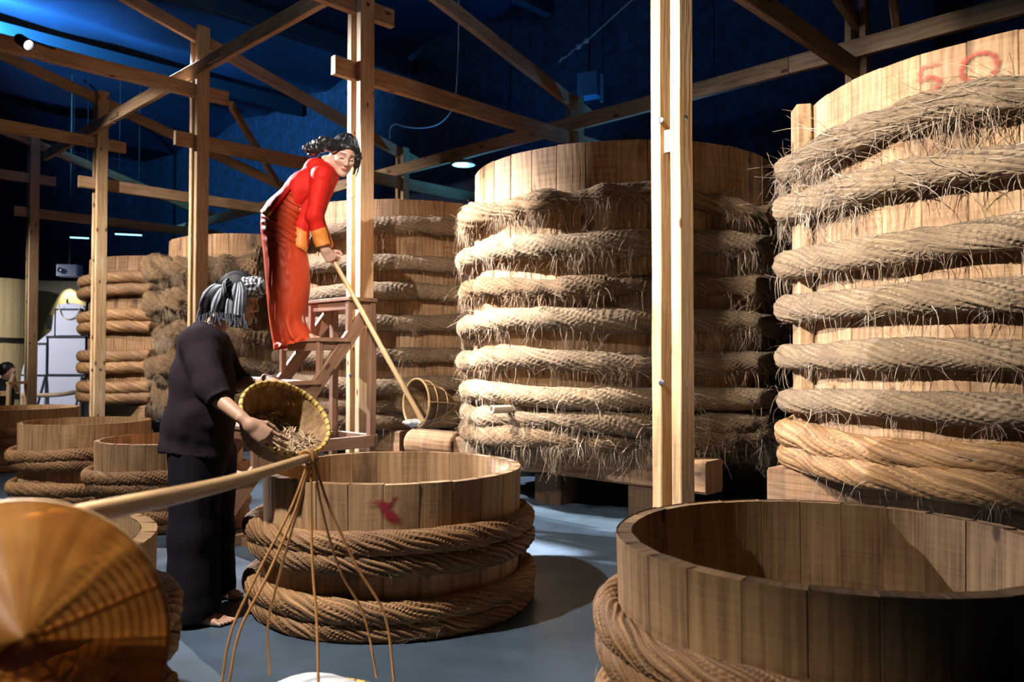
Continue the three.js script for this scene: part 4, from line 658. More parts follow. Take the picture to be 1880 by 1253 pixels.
  const tas = [], rr = rng(3); for (const [x0, x1, y, z, n, dy] of [[416, 450, 578, 3.858, 11, 24], [364, 414, 572, 3.89, 13, 26]]) for (let i = 0; i < n; i++) { const u = i / (n - 1), px = lerp(x0, x1, u), yy = y + (x1 < 420 ? 10 - 14 * u : 0), pts = [0, 0.35, 0.7, 1].map((f, k) => K(px + (rr() - 0.5) * 3 * k, yy - 3 + f * dy * (0.85 + rr() * 0.3), z)); tas.push(tubeGeo(pts, (f) => 0.0042 * (0.7 + 0.5 * Math.abs(Math.sin(f * 16))), 12, 5)); }
  const fr = part('fringe', mergeGeometries(tas), stdMat({ color: new THREE.Color(0.07, 0.078, 0.1), roughness: 0.9 }), scarf); fr.userData.kind = 'stuff';
}
// ---- the basket of dried fish in his hands
const weaveTex = (c0, c1, s, n = 32) => dataTex(256, 256, (u, v) => { const x = u * n, y = v * n, ix = Math.floor(x), iy = Math.floor(y), over = (ix + iy) % 2, fx = x - ix, fy = y - iy, h = over ? Math.sin(fx * Math.PI) ** 0.5 : Math.sin(fy * Math.PI) ** 0.5, k = 0.25 + 0.75 * h, m = fbm(u * 8, v * 8, 8, 8, s, 3); const c = mix3(hex(c0), hex(c1), clamp(m * 1.3 - 0.1 + over * 0.15, 0, 1)); return c.map((q) => q * k); });
const bambooWeave = weaveTex(0xcfa873, 0x8a6236, 5), darkWeave = weaveTex(0xb08a58, 0x6d4b28, 9);
const weaveMat = (tex, u, v, o = {}) => { const t = tex.clone(); t.repeat.set(u, v); t.needsUpdate = true; return stdMat({ map: t, bumpMap: t, bumpScale: 0.003, roughness: 0.65, ...o }); };
function boundRim(R, r, n, tube = 0.011) { // rim wound with strips: a torus whose surface swells at every winding
  const b = new MB(), S = n * 6, T = 12; for (let i = 0; i <= S; i++) { const a = i / S * Math.PI * 2, k = 0.82 + 0.18 * Math.abs(Math.sin(a * n / 2)) ** 0.6; for (let j = 0; j <= T; j++) { const q = j / T * Math.PI * 2 , rr = R + Math.cos(q + a * 0) * tube * k; b.v(Math.cos(a) * rr, Math.sin(q) * tube * 1.5 * k + r, Math.sin(a) * rr, 0, 1, 0, i / 6 / n * n * 0.5 + j / T * 0.3, j / T); } }
  for (let i = 0; i < S; i++) for (let j = 0; j < T; j++) { const p = i * (T + 1) + j; b.quad(p, p + 1, p + T + 2, p + T + 1); } return b.geo(true);
}
const rimTex = dataTex(64, 32, (u, v) => { const k = u < 0.3 ? 0.55 : 1, n = fbm(u * 8, v * 8, 8, 8, 3, 3) * 0.3 + 0.75; return [0.88 * k * n, 0.72 * k * n, 0.36 * k * n]; });
const rimMat = stdMat({ map: rimTex, roughness: 0.6 });
let fishBasket;
{
  const c = at(525, 768, 3.75), N = V(0.55, 0.68, 0.48).normalize(), t = thing('woven_basket', 'round woven bamboo basket tipped forward in the hands of the man', 'basket', c.toArray());
  const side = V(0.77, -0.64, 0), m = basis(V(0, 0, 0), side, N); t.quaternion.setFromRotationMatrix(m); fishBasket = t; // local x along the long axis, y out of the mouth
  const prof = [[0.005, -0.19], [0.07, -0.187], [0.12, -0.172], [0.165, -0.135], [0.195, -0.08], [0.215, -0.02], [0.221, 0], [0.213, 0], [0.208, -0.02], [0.188, -0.078], [0.158, -0.13], [0.115, -0.165], [0.068, -0.179], [0.005, -0.182]];
  part('bowl', lathe(prof, 96), weaveMat(bambooWeave, 7, 2.6), t); part('rim', boundRim(0.218, 0.0, 66), rimMat, t, 'rim bound with yellow strips');
  const inv = m.clone().invert(), down = V(0, -1, 0).applyMatrix4(inv), r = rng(17);
  const ga = Math.atan2(down.z, down.x); // lowest side of the bowl
  const fishG = (() => { const pts = [V(0, 0, -0.5), V(0.06, 0.02, -0.2), V(0.08, 0.02, 0.12), V(0, 0, 0.42), V(-0.05, 0.01, 0.5)]; return tubeGeo(pts, (f) => 0.012 + 0.075 * Math.sin(Math.PI * Math.min(1, f * 1.02)) ** 0.8 * (1 - f * 0.35), 9, 6); })();
  const fm = new THREE.InstancedMesh(fishG, stdMat({ color: 0xffffff, roughness: 0.5 }), 900), mat = new THREE.Matrix4(), col = new THREE.Color();
  for (let i = 0; i < 900; i++) {
    const x = -0.11 + 0.305 * r(), z = (r() + r() - 1) * 0.15, rad = Math.hypot(x, z); if (rad > 0.2) { mat.makeScale(1e-4, 1e-4, 1e-4); fm.setMatrixAt(i, mat); continue; }
    let by = -0.18; for (let k = 8; k < 13; k++) if (rad <= prof[k - 1][0] && rad >= prof[k][0]) by = lerp(prof[k][1], prof[k - 1][1], (rad - prof[k][0]) / Math.max(1e-4, prof[k - 1][0] - prof[k][0]));
    const heap = -0.125 + 0.32 * Math.max(0, x) + 0.01 * noise3(x * 30, z * 30, 2), y = Math.max(by + 0.012, heap) - r() * 0.018;
    const q = new THREE.Quaternion().setFromEuler(new THREE.Euler((r() - 0.5) * 0.7, r() * 6.28, (r() - 0.5) * 0.7)), L = 0.04 + r() * 0.024; mat.compose(V(x, y, z), q, V(L, L, L)); fm.setMatrixAt(i, mat); const e = 0.5 + r() * 0.8; fm.setColorAt(i, col.setRGB(0.42 * e, 0.29 * e, 0.17 * e));
  }
  fm.name = 'dried_fish'; fm.position.copy(c); fm.quaternion.copy(t.quaternion); fm.castShadow = fm.receiveShadow = true; scene.add(fm); tag(fm, 'heap of small dried fish in the tipped basket', 'dried fish', null, 'stuff');
}

// ---- the woman on the ladder
const ladle = {};
{
  const Z = 6.0, t = thing('person', 'barefoot person in a red blouse and red satin skirt bending down from the ladder', 'person', [-1.5, 1.383, -Z]);
  const off = V(1.5, -1.383, Z), A = (x, y, z = Z) => at(x, y, z).add(off), skin = [0.50, 0.29, 0.205];
  const hipR = A(512, 422, 5.93), hipL = A(518, 422, 6.1), Rs = A(592, 322, 5.84), Ls = A(604, 322, 6.14), Re = A(576, 398, 5.80), Rw = A(596, 458, 5.86), Le = A(580, 396, 6.12), Lw = A(604, 462, 6.03);
  const kR = A(540, 530, 5.95), kL = A(515, 535, 6.1), aR = A(553, 608, 5.98), aL = A(520, 615, 6.12);
  const heel = A(548, 628, 5.99).setY(0.0), toe = A(592, 628, 5.95).setY(0.0);
  const neckB = A(600, 300, 5.99), headC = A(631, 287, 5.97), fwd = V(0.42, -0.46, 0.78), up = V(0.33, 0.87, 0.33), hm = basis(headC, fwd, up); const S = 1.1; hm.scale(V(S, S, S));
  const bodyP = [cap(neckB, A(588, 318), 0.045, 0.08, 0.04), cap(A(585, 322, 5.94), A(520, 405, 5.94), 0.08, 0.1, 0.05), cap(A(585, 322, 6.06), A(520, 405, 6.06), 0.08, 0.1, 0.05), cap(Rs, Ls, 0.045, 0.045, 0.05), cap(Rs, Re, 0.04, 0.034, 0.03), cap(Re, Rw, 0.034, 0.022, 0.02), cap(Ls, Le, 0.04, 0.034, 0.03), cap(Le, Lw, 0.034, 0.022, 0.02),
    cap(hipR, kR, 0.085, 0.05, 0.05), cap(kR, aR, 0.047, 0.032, 0.03), cap(hipL, kL, 0.085, 0.05, 0.05), cap(kL, aL, 0.047, 0.032, 0.03), cap(aR, heel.clone().setY(0.035), 0.032, 0.028, 0.02)];
  const heelL = A(512, 630, 6.13).setY(0), toeL = A(552, 630, 6.1).setY(0); bodyP.push(cap(aL, heelL.clone().setY(0.035), 0.032, 0.028, 0.02));
  const top = at(612, 478, 5.94), bot = at(777, 775, 5.72), pdir = bot.clone().sub(top).normalize(); Object.assign(ladle, { top, bot, pdir });
  const hd = A(618, 484, 5.93).sub(Rw);
  const hand = handGeo({ at: Rw, y: hd.clone().add(V(0.0, -0.02, 0)), z: V(0.25, 0.05, 0.95), left: false, skin, cell: 0.0032, curl: [[0.95, 1.2, 0.7], [1.0, 1.25, 0.7], [1.05, 1.25, 0.7], [1.1, 1.2, 0.7]], thumb: [V(0.04, 0.055, -0.03), V(0.034, 0.085, -0.045), V(0.02, 0.1, -0.055)] });
  const handL = handGeo({ at: Lw, y: A(626, 490, 6.0).sub(Lw), z: V(-0.2, 0.1, -0.95), left: true, skin, cell: 0.0035, curl: [[0.95, 1.2, 0.7], [1.0, 1.25, 0.7], [1.05, 1.25, 0.7], [1.1, 1.2, 0.7]] });
  const head = headGeo({ neck: neckB.clone().applyMatrix4(hm.clone().invert()), skin: skin.map((v) => v * 1.05), lip: [0.55, 0.13, 0.11], cell: 0.0034 }, hm);
  part('body', mergeGeometries([solid(bodyP, 0.012, () => skin), solid(footPrims(heel, toe, 1, 0.92), 0.0045, () => skin), solid(footPrims(heelL, toeL, -1, 0.92), 0.0055, () => skin), hand, handL, head]), skinMat, t);
  // blouse: back and front panel slit at the side, sleeve with an orange cuff
  const red = stdMat({ color: new THREE.Color(0.50, 0.012, 0.006), specularIntensity: 0.35, roughness: 0.65, bumpMap: weaveBump, bumpScale: 0.0005 }), orange = stdMat({ color: new THREE.Color(0.6, 0.2, 0.03), roughness: 0.55 });
  const bp = []; for (const z of [-0.065, 0.065]) bp.push(cap(A(590, 318, Z + z), A(556, 345, Z + z), 0.098, 0.112, 0.05), cap(A(556, 345, Z + z), A(520, 388, Z + z), 0.112, 0.122, 0.04), cap(A(520, 388, Z + z), A(500, 408, Z + z), 0.122, 0.12, 0.04));
  bp.push(cap(A(576, 305, 5.9), A(586, 305, 6.1), 0.06, 0.06, 0.05), cap(Rs, Ls, 0.068, 0.068, 0.05), cap(neckB.clone().lerp(A(588, 318), 0.35), A(588, 318), 0.055, 0.075, 0.03));
  const flap = []; for (const z of [-0.06, 0.06]) flap.push(cap(A(572, 355, Z + z), A(555, 415, Z + z), 0.085, 0.052, 0.03), cap(A(555, 415, Z + z), A(551, 450, Z + z), 0.055, 0.06, 0.03));
  const sl = [cap(Rs, Re, 0.074, 0.06, 0.03), cap(Re, Rw, 0.058, 0.055, 0.02), cap(Ls, Le, 0.074, 0.06, 0.03), cap(Le, Lw, 0.058, 0.05, 0.02)];
  const slitA = A(545, 352), slitB = A(497, 411), slitN = V(slitB.y - slitA.y, slitA.x - slitB.x, 0).normalize(); if (slitN.y > 0) slitN.negate(); // points down right of the slit
  const hemBackP = A(484, 384).lerp(A(498, 410), 0.5), hemDir = A(484, 384).sub(A(520, 345)).normalize();
  const backF = field(bp, (d, x, y, z) => { const fold = 0.004 * noise3(x * 12 - y * 12, (x + y) * 4, z * 8, 4) + 0.003 * noise3(x * 30 + y * 10, y * 26 - x * 20, z * 14, 6); d -= fold; d = Math.max(d, (x - hemBackP.x) * hemDir.x + (y - hemBackP.y) * hemDir.y); const k = (x - slitA.x) * slitN.x + (y - slitA.y) * slitN.y; if (x < slitA.x + 0.06) d = Math.max(d, k - 0.012 - Math.max(0, (x - slitA.x)) * 3); return d; });
  const flapF = field(flap, (d, x, y, z) => { d -= 0.004 * noise3(x * 16, y * 3, z * 14, 12); const yb = A(551, 447).y + (x - A(533, 440).x) * -0.55; return Math.max(d, yb - y); });
  const clip = [Rw.clone().lerp(Re, 0.12), Rw.clone().sub(Re).normalize()], clipL = [Lw.clone().lerp(Le, 0.12), Lw.clone().sub(Le).normalize()];
  const nk = neckB.clone(), nd = headC.clone().sub(A(588, 318)).normalize();
  const sleeveF = field(sl, (d, x, y, z) => { d -= 0.004 * noise3(x * 14 + y * 14, y * 16 - x * 6, z * 10, 31) + 0.003 * noise3(x * 30, y * 34, z * 20, 33); for (const [c, n] of [clip, clipL]) d = Math.max(d, Math.hypot(x - c.x, y - c.y, z - c.z) < 0.12 ? (x - c.x) * n.x + (y - c.y) * n.y + (z - c.z) * n.z : -1); return d; });
  const bl = (x, y, z) => { const a = Math.min(backF(x, y, z), flapF(x, y, z)), s = sleeveF(x, y, z), h = Math.max(0.03 - Math.abs(a - s), 0) / 0.03; let d = Math.min(a, s) - h * h * 0.03 * 0.25; if (Math.hypot(x - nk.x, y - nk.y, z - nk.z) < 0.1) d = Math.max(d, (x - nk.x) * nd.x + (y - nk.y) * nd.y + (z - nk.z) * nd.z - 0.006); return d; };
  const cuffAt = Rw.clone().lerp(Re, 0.62), cn = Rw.clone().sub(Re).normalize(), cuffLt = Lw.clone().lerp(Le, 0.62), flapY = A(551, 421).y;
  const g = nets(bl, bounds([...bp, ...flap, ...sl], 0.03), 0.0085), [trim, main] = splitGeo(g, (x, y, z) => (x - hemBackP.x) * hemDir.x + (y - hemBackP.y) * hemDir.y > -0.058 && x < A(512, 380).x || (y < flapY - (x - A(551, 421).x) * 0.5 && x < A(569, 420).x && sleeveF(x, y, z) > 0.004) || ((x - cuffAt.x) * cn.x + (y - cuffAt.y) * cn.y + (z - cuffAt.z) * cn.z > 0 && sleeveF(x, y, z) < 0.012));
  part('blouse', main, red, t, 'red long-sleeved blouse'); part('trim', trim, orange, t, 'orange hem and cuffs');
  // skirt: rings between a left and a right outline
  const Lp = [[481, 388], [480, 415], [484, 455], [488, 505], [492, 550], [497, 595], [502, 628], [504, 643]], Rp = [[552, 432], [561, 455], [567, 492], [568, 530], [564, 560], [560, 590], [572, 612], [580, 624]], dz = [0.15, 0.165, 0.17, 0.165, 0.16, 0.155, 0.16, 0.165];
  const lc = new THREE.CatmullRomCurve3(Lp.map((p) => A(p[0], p[1]))), rc = new THREE.CatmullRomCurve3(Rp.map((p) => A(p[0], p[1]))), b = new MB(), NV = 90, NU = 110;
  for (let i = 0; i <= NV; i++) { const f = i / NV, l = lc.getPoint(f), r = rc.getPoint(f), c = l.clone().add(r).multiplyScalar(0.5), X = r.clone().sub(l).multiplyScalar(0.5), k = f * 7, kk = Math.min(6, Math.floor(k)), dep = lerp(dz[kk], dz[kk + 1], k - kk);
    for (let j = 0; j <= NU; j++) { const a = j / NU * Math.PI * 2, ca = Math.cos(a), sa = Math.sin(a), edge = Math.abs(sa) ** 0.6, hipf = Math.exp(-(((f - 0.12) / 0.16) ** 2)), low = sstep(0.45, 1, f);
      let w = 0; w += 0.010 * hipf * Math.sin(f * 95 + ca * 5.0 + noise3(ca * 3, f * 12, 3) * 3) * edge; w += 0.024 * (1 - hipf) * sstep(0.15, 0.35, f) * noise3(ca * 3.4 - f * 4.2, f * 2.1 + ca * 0.9, sa * 1.2, 4) * edge; w += 0.022 * low * Math.sin(ca * 9 + f * 6 + noise3(ca * 2, f * 5, 1) * 2) * edge; w += 0.035 * sstep(0.78, 1, f) * noise3(ca * 5, f * 16, sa * 3, 9) * edge; w += 0.006 * noise3(ca * 9 + f * 11, f * 15 - ca * 6, sa * 4, 14) * edge;
      const hemUp = 0, q = 1 + w / 0.16 * 0.9; b.v(c.x + X.x * ca * (1 + w * 0.5), c.y + X.y * ca - hemUp, c.z + sa * dep * q, 0, 1, 0, a * 0.1, f); } }
  for (let i = 0; i < NV; i++) for (let j = 0; j < NU; j++) { const p = i * (NU + 1) + j; b.quad(p, p + 1, p + NU + 2, p + NU + 1); }
  part('skirt', b.geo(true), new THREE.MeshPhysicalMaterial({ color: new THREE.Color(0.43, 0.045, 0.013), roughness: 0.46, sheen: 0.15, sheenColor: new THREE.Color(0.7, 0.15, 0.04), sheenRoughness: 0.4, specularIntensity: 0.5 }), t, 'long orange-red satin skirt');
  const wp = []; for (const z of [-0.07, 0.07]) wp.push(cap(A(553, 352, Z + z), A(520, 410, Z + z), 0.088, 0.1, 0.04), cap(A(520, 410, Z + z), A(526, 440, Z + z), 0.11, 0.1, 0.04));
  part('waist', nets(field(wp, (d, x, y, z) => d - 0.007 * Math.sin((x * 0.55 + y * 0.84) * 150 + noise3(x * 9, y * 9, z * 9, 2) * 3) - 0.004 * noise3(x * 20, y * 20, z * 10, 3)), bounds(wp), 0.008), t.children[t.children.length - 1].material, t, 'gathered waist of the skirt');
  // hair gathered in a wavy tail on the neck
  const hp = [ell(V(-0.018, 0.046, 0), V(0.116, 0.112, 0.094)), cap(V(0.03, 0.09, -0.03), V(0.07, 0.03, -0.075), 0.03, 0.024, 0.03), cap(V(0.03, 0.09, 0.0), V(0.055, 0.05, 0.07), 0.03, 0.018, 0.03), cap(V(0.07, 0.03, -0.075), V(0.05, -0.03, -0.088), 0.024, 0.02, 0.03), cap(V(0.05, -0.02, -0.085), V(0.065, -0.09, -0.08), 0.018, 0.008, 0.02)];
  const hair = part('hair', nets(field(hp, (d, x, y, z) => { d -= 0.004 * noise3(x * 14, (y + z * 0.6) * 90, z * 20, 2) + 0.005 * noise3(x * 12, y * 22, z * 12, 5); return z < -0.055 ? d : Math.max(d, x * 0.75 - y * 0.8 - 0.006 + (z > 0.03 ? (z - 0.03) * 0.2 : 0)); }), bounds(hp, 0.02), 0.0042).applyMatrix4(hm), stdMat({ color: new THREE.Color(0.013, 0.012, 0.014), roughness: 0.34, specularIntensity: 1 }), t);
  const st = [], hr = rng(44); for (let i = 0; i < 70; i++) { const z0 = -0.07 + 0.14 * hr(), far = z0 < -0.01, pts = [V(0.055 - Math.abs(z0) * 0.3, 0.148, z0 * 0.5), V(0.085, 0.095 - Math.abs(z0) * 0.2, z0 * 1.0), V(far ? 0.09 : 0.05, 0.03, far ? -0.085 : 0.088), V(far ? 0.085 + hr() * 0.02 : -0.02, far ? -0.03 - hr() * 0.08 : 0.0, far ? -0.085 - hr() * 0.012 : 0.094)].map((v) => v.add(V((hr() - 0.5) * 0.01, (hr() - 0.5) * 0.012, (hr() - 0.5) * 0.008)).applyMatrix4(hm)); st.push(tubeGeo(pts, (f) => 0.0028 * (1.05 - f * 0.8), 10, 4)); }
  part('strands', mergeGeometries(st), hair.material, hair).userData.kind = 'stuff';
  const tailPts = [[606, 266, 5.94], [596, 262, 5.92], [588, 270, 5.9], [582, 266, 5.9], [578, 277, 5.88], [570, 272, 5.9], [569, 283, 5.9]], tp = []; for (let i = 0; i < tailPts.length - 1; i++) tp.push(cap(A(...tailPts[i]), A(...tailPts[i + 1]), 0.052 - i * 0.0055, 0.046 - i * 0.0055, 0.02));
  const bun = [...tp]; const r = rng(8); for (let i = 0; i < 26; i++) { const k = (r() * 6) | 0, p = A(...tailPts[k]).add(V((r() - 0.5) * 0.09, (r() - 0.5) * 0.09, (r() - 0.3) * 0.09)), q = p.clone().add(V((r() - 0.7) * 0.07, (r() - 0.6) * 0.06, (r() - 0.5) * 0.05)); bun.push(cap(p, q, 0.012, 0.006, 0.006)); }
  part('ponytail', nets(field(bun, (d, x, y, z) => d - 0.008 * noise3(x * 40, y * 40, z * 40, 12)), bounds(bun, 0.02), 0.0045), hair.material, t);
}
// ---- her long-handled ladle
{
  const { top, bot, pdir } = ladle, up = top.clone().addScaledVector(pdir, -0.03), t = thing('scoop_ladle', 'long-handled woven bamboo scoop held by the woman in red', 'ladle', top.toArray()), l = (v) => v.clone().sub(top);
  const cane = stdMat({ map: texPost, color: new THREE.Color(1, 0.93, 0.8), roughness: 0.5 }); const L = up.distanceTo(bot);
  part('pole', tubeGeo([l(up), l(up.clone().lerp(bot, 0.33)).add(V(0, 0.004, 0)), l(up.clone().lerp(bot, 0.66)).add(V(0, -0.004, 0)), l(bot)], (f) => 0.0165 + 0.0035 * f + (Math.abs((f * 4.3) % 1 - 0.5) < 0.02 ? 0.003 : 0), 90, 14), cane, t);
  const c = at(764, 741, 5.75), ax = V(0.79, 0.10, -0.6).normalize(), g = new THREE.Group(); const m = basis(l(c), V(0.1, 1, 0.05), ax); // local y = axis to the tip
  const shell = lathe([[0.006, 0.335], [0.03, 0.31], [0.075, 0.25], [0.12, 0.175], [0.152, 0.1], [0.17, 0.04], [0.178, 0], [0.172, 0], [0.163, 0.04], [0.146, 0.098], [0.114, 0.17], [0.07, 0.243], [0.026, 0.3], [0.004, 0.32]], 48);
  part('scoop', shell.applyMatrix4(m), weaveMat(darkWeave, 4, 1.4), t);
  part('rim', new THREE.TorusGeometry(0.177, 0.0085, 10, 72).rotateX(Math.PI / 2).applyMatrix4(m), cane, t);
  for (let i = 0; i < 8; i++) { const a = i / 8 * Math.PI * 2 + 0.2, pts = [[0.18, 0.0], [0.175, 0.04], [0.158, 0.1], [0.126, 0.175], [0.08, 0.253], [0.01, 0.345]].map(([r, y]) => V(Math.cos(a) * r, y, Math.sin(a) * r).applyMatrix4(m)); part('rib', tubeGeo(pts, 0.005, 14, 6), cane, t); }
  for (const [r, y] of [[0.166, 0.078], [0.118, 0.195]]) part('hoop', new THREE.TorusGeometry(r, 0.0045, 8, 56).rotateX(Math.PI / 2).translate(0, y, 0).applyMatrix4(m), cane, t);
  const sp = [ell(at(757, 776, 5.73).sub(top), V(0.075, 0.022, 0.06)), ell(at(768, 778, 5.77).sub(top), V(0.06, 0.02, 0.06), null, 0.03)];
  const salt = solo('salt', nets(field(sp, (d, x, y, z) => d - 0.006 * noise3(x * 60, y * 60, z * 60, 3)), bounds(sp, 0.02), 0.005), stdMat({ color: 0xd8d6d2, roughness: 0.9 }), 'small heap of grey white salt in the woven scoop', 'salt'); salt.position.copy(top); salt.userData.kind = 'stuff';
}
// ------------------------------------------------------------------ carrying pole, conical hat, basket of salt
{
  const end = at(574, 838, 2.45), pts = [end, at(430, 884, 1.85), at(152, 947, 1.22), V(-0.70, 1.03, -0.75), V(-0.76, 1.035, -0.2), V(-0.8, 1.03, 0.35)];
  const poleMat = stdMat({ map: texPost, color: new THREE.Color(1, 0.9, 0.78), roughness: 0.42, clearcoat: 0.2, clearcoatRoughness: 0.4 });
  const g = tubeGeo(pts, (f) => 0.0125 + 0.0055 * Math.sin(Math.PI * clamp(f * 1.05, 0, 1)) ** 0.8, 60, 16);
  const t = thing('carrying_pole', 'pale wooden carrying pole reaching in from the left above the conical hat', 'pole', end.toArray());
  part('shaft', g.translate(-end.x, -end.y, -end.z), poleMat, t);
  part('end_peg', tubeGeo([V(0.0, 0.0, 0.05), V(0.0, 0.028, 0.05)], 0.006, 2, 8), poleMat, t);
  // stand that carries the pole behind the frame
  const s = thing('pole_stand', 'crossed wooden stand outside the left edge that carries the pole', 'stand', [-0.79, 0, 0.2]);
  part('leg', barBetween(V(-0.22, 0, 0), V(0.1, 1.16, 0), 0.035, 0.045, 0.004, 401), MT.post[1], s); part('leg', barBetween(V(0.22, 0, 0.046), V(-0.1, 1.16, 0.046), 0.035, 0.045, 0.004, 402), MT.post[1], s); part('foot', barBetween(V(-0.25, 0.02, -0.3), V(-0.25, 0.02, 0.3), 0.04, 0.04, 0.004, 403), MT.post[1], s); part('foot', barBetween(V(0.25, 0.02, -0.3), V(0.25, 0.02, 0.3), 0.04, 0.04, 0.004, 404), MT.post[1], s);

  // basket of salt on the floor and its rattan slings
  const bc = V(-0.622, 0, -2.46), b = thing('salt_basket', 'round woven basket of white salt on the floor under the end of the carrying pole', 'basket', bc.toArray()), R = 0.262, RH = 0.155;
  part('bowl', lathe([[0.005, 0.004], [0.13, 0.004], [0.19, 0.03], [0.235, 0.09], [R, RH], [R - 0.01, RH], [0.225, 0.092], [0.18, 0.04], [0.12, 0.018], [0.005, 0.018]], 64), weaveMat(bambooWeave, 6, 1), b); part('rim', boundRim(R - 0.004, RH, 74), rimMat, b, 'rim bound with yellow strips');
  const sg = lathe([[0.0001, 0.258], [0.06, 0.255], [0.11, 0.242], [0.155, 0.22], [0.2, 0.18], [0.228, 0.14], [0.23, 0.12], [0.2, 0.09], [0.0001, 0.09]].reverse(), 64), sp = sg.attributes.position; for (let i = 0; i < sp.count; i++) sp.setY(i, sp.getY(i) + 0.004 * noise3(sp.getX(i) * 24, sp.getZ(i) * 24, 3)); sg.computeVertexNormals();
  const salt = solo('salt', sg, stdMat({ color: 0xe9ebee, roughness: 0.9, bumpMap: weaveBump, bumpScale: 0.002 }), 'mound of white salt filling the basket on the floor', 'salt'); salt.position.copy(bc); salt.userData.kind = 'stuff';
  const cane = stdMat({ color: new THREE.Color(0.42, 0.20, 0.065), roughness: 0.45 });
  const sl = thing('rattan_sling', 'brown rattan slings hanging from the pole end to the salt basket', 'sling', end.toArray()), q = (v) => v.clone().sub(end);
  part('knot', new THREE.TorusGeometry(0.021, 0.006, 8, 22).rotateY(0.15).translate(0, 0, 0.035), cane, sl);
  part('knot', new THREE.TorusGeometry(0.022, 0.006, 8, 22).rotateY(-0.2).translate(-0.004, 0, 0.055), cane, sl);
  const strings = [[[566, 850, 2.42], [536, 930, 2.38], [470, 1060, 2.33], [425, 1160, 2.3], [405, 1270, 2.29]], [[568, 850, 2.43], [545, 930, 2.42], [490, 1060, 2.36], [440, 1160, 2.33], [418, 1275, 2.31]], [[568, 850, 2.44], [548, 930, 2.48], [515, 1050, 2.58], [492, 1150, 2.64], [495, 1240, 2.66]], [[572, 848, 2.43], [571, 930, 2.4], [574, 1040, 2.36], [582, 1150, 2.31], [585, 1290, 2.24]], [[576, 848, 2.45], [590, 930, 2.5], [625, 1050, 2.58], [668, 1130, 2.62], [692, 1245, 2.6]], [[577, 848, 2.44], [604, 930, 2.46], [655, 1040, 2.47], [706, 1130, 2.48], [725, 1262, 2.46]]];
  strings.forEach((s) => part('strand', tubeGeo(s.map((p) => q(at(...p))), 0.0042, 40, 8), cane, sl));

  // conical palm-leaf hat hanging from the pole by its chin strap
  const hc = at(22, 1190, 0.98), ax = V(0.58, 0.36, 0.77).normalize(), hat = thing('conical_hat', 'conical palm-leaf hat hanging at the lower left, glowing amber', 'hat', hc.toArray()), m = basis(V(0, 0, 0), V(0.8, -0.1, -0.55), ax);
  const HR = 0.181, HH = 0.125, SEG = 128, leafTex = dataTex(512, 256, (u, v) => { const s = fbm(u * 96, v * 3, 96, 3, 3, 3), p = fbm(u * 24, v * 4, 24, 4, 7, 3); return mix3([0.90, 0.66, 0.33], [0.62, 0.36, 0.13], clamp(0.55 * s + 0.75 * p - 0.2, 0, 1)); });
  const g2 = new MB(); for (let i = 0; i <= SEG; i++) for (let j = 0; j <= 16; j++) { const a = i / SEG * Math.PI * 2, f = j / 16, r = HR * f, y = HH * (1 - f) + 0.0012 * Math.sin(f * 50) + 0.0008 * Math.sin(a * 24) * f; g2.v(Math.cos(a) * r, y, Math.sin(a) * r, 0, 1, 0, i / SEG, f); }
  for (let i = 0; i < SEG; i++) for (let j = 0; j < 16; j++) { const p = i * 17 + j; g2.quad(p, p + 1, p + 18, p + 17); }
  const leaf = new THREE.MeshPhysicalMaterial({ map: leafTex, roughness: 0.38, clearcoat: 0.7, clearcoatRoughness: 0.22, transmission: 0.45, thickness: 0, ior: 1.3 });
  part('leaf_cover', g2.geo(true).applyMatrix4(m), leaf, hat);
  const rib = stdMat({ color: new THREE.Color(0.35, 0.2, 0.08), roughness: 0.6 });
  for (let k = 0; k < 14; k++) { const f = (k + 1) / 14, r = HR * f - 0.002, y = HH * (1 - f) - 0.003; part(k === 13 ? 'rim' : 'hoop', new THREE.TorusGeometry(r, k === 13 ? 0.0042 : 0.0016, 6, 90).rotateX(Math.PI / 2).translate(0, y, 0).applyMatrix4(m), rib, hat); }
  for (let k = 0; k < 16; k++) { const a = k / 16 * Math.PI * 2; part('rib', tubeGeo([V(Math.cos(a) * 0.01, HH - 0.012, Math.sin(a) * 0.01), V(Math.cos(a) * HR * 0.99, -0.003, Math.sin(a) * HR * 0.99)].map((v) => v.applyMatrix4(m)), 0.0016, 3, 5), rib, hat); }
  const tp = V(-0.05, -0.004, 0.165).applyMatrix4(m), tp2 = V(0.05, -0.004, -0.12).applyMatrix4(m); const over = V(-0.68, 1.045, -0.93).sub(hc);
  part('chin_strap', tubeGeo([V(0, 0, HR * 0.9).applyMatrix4(m), over.clone().multiplyScalar(0.8).add(V(-0.01, 0, -0.02)), over, over.clone().add(V(0.01, -0.01, -0.03)), V(0, 0, -HR * 0.9).applyMatrix4(m)], 0.0025, 40, 6), stdMat({ color: new THREE.Color(0.3, 0.03, 0.03), roughness: 0.7 }), hat);
}

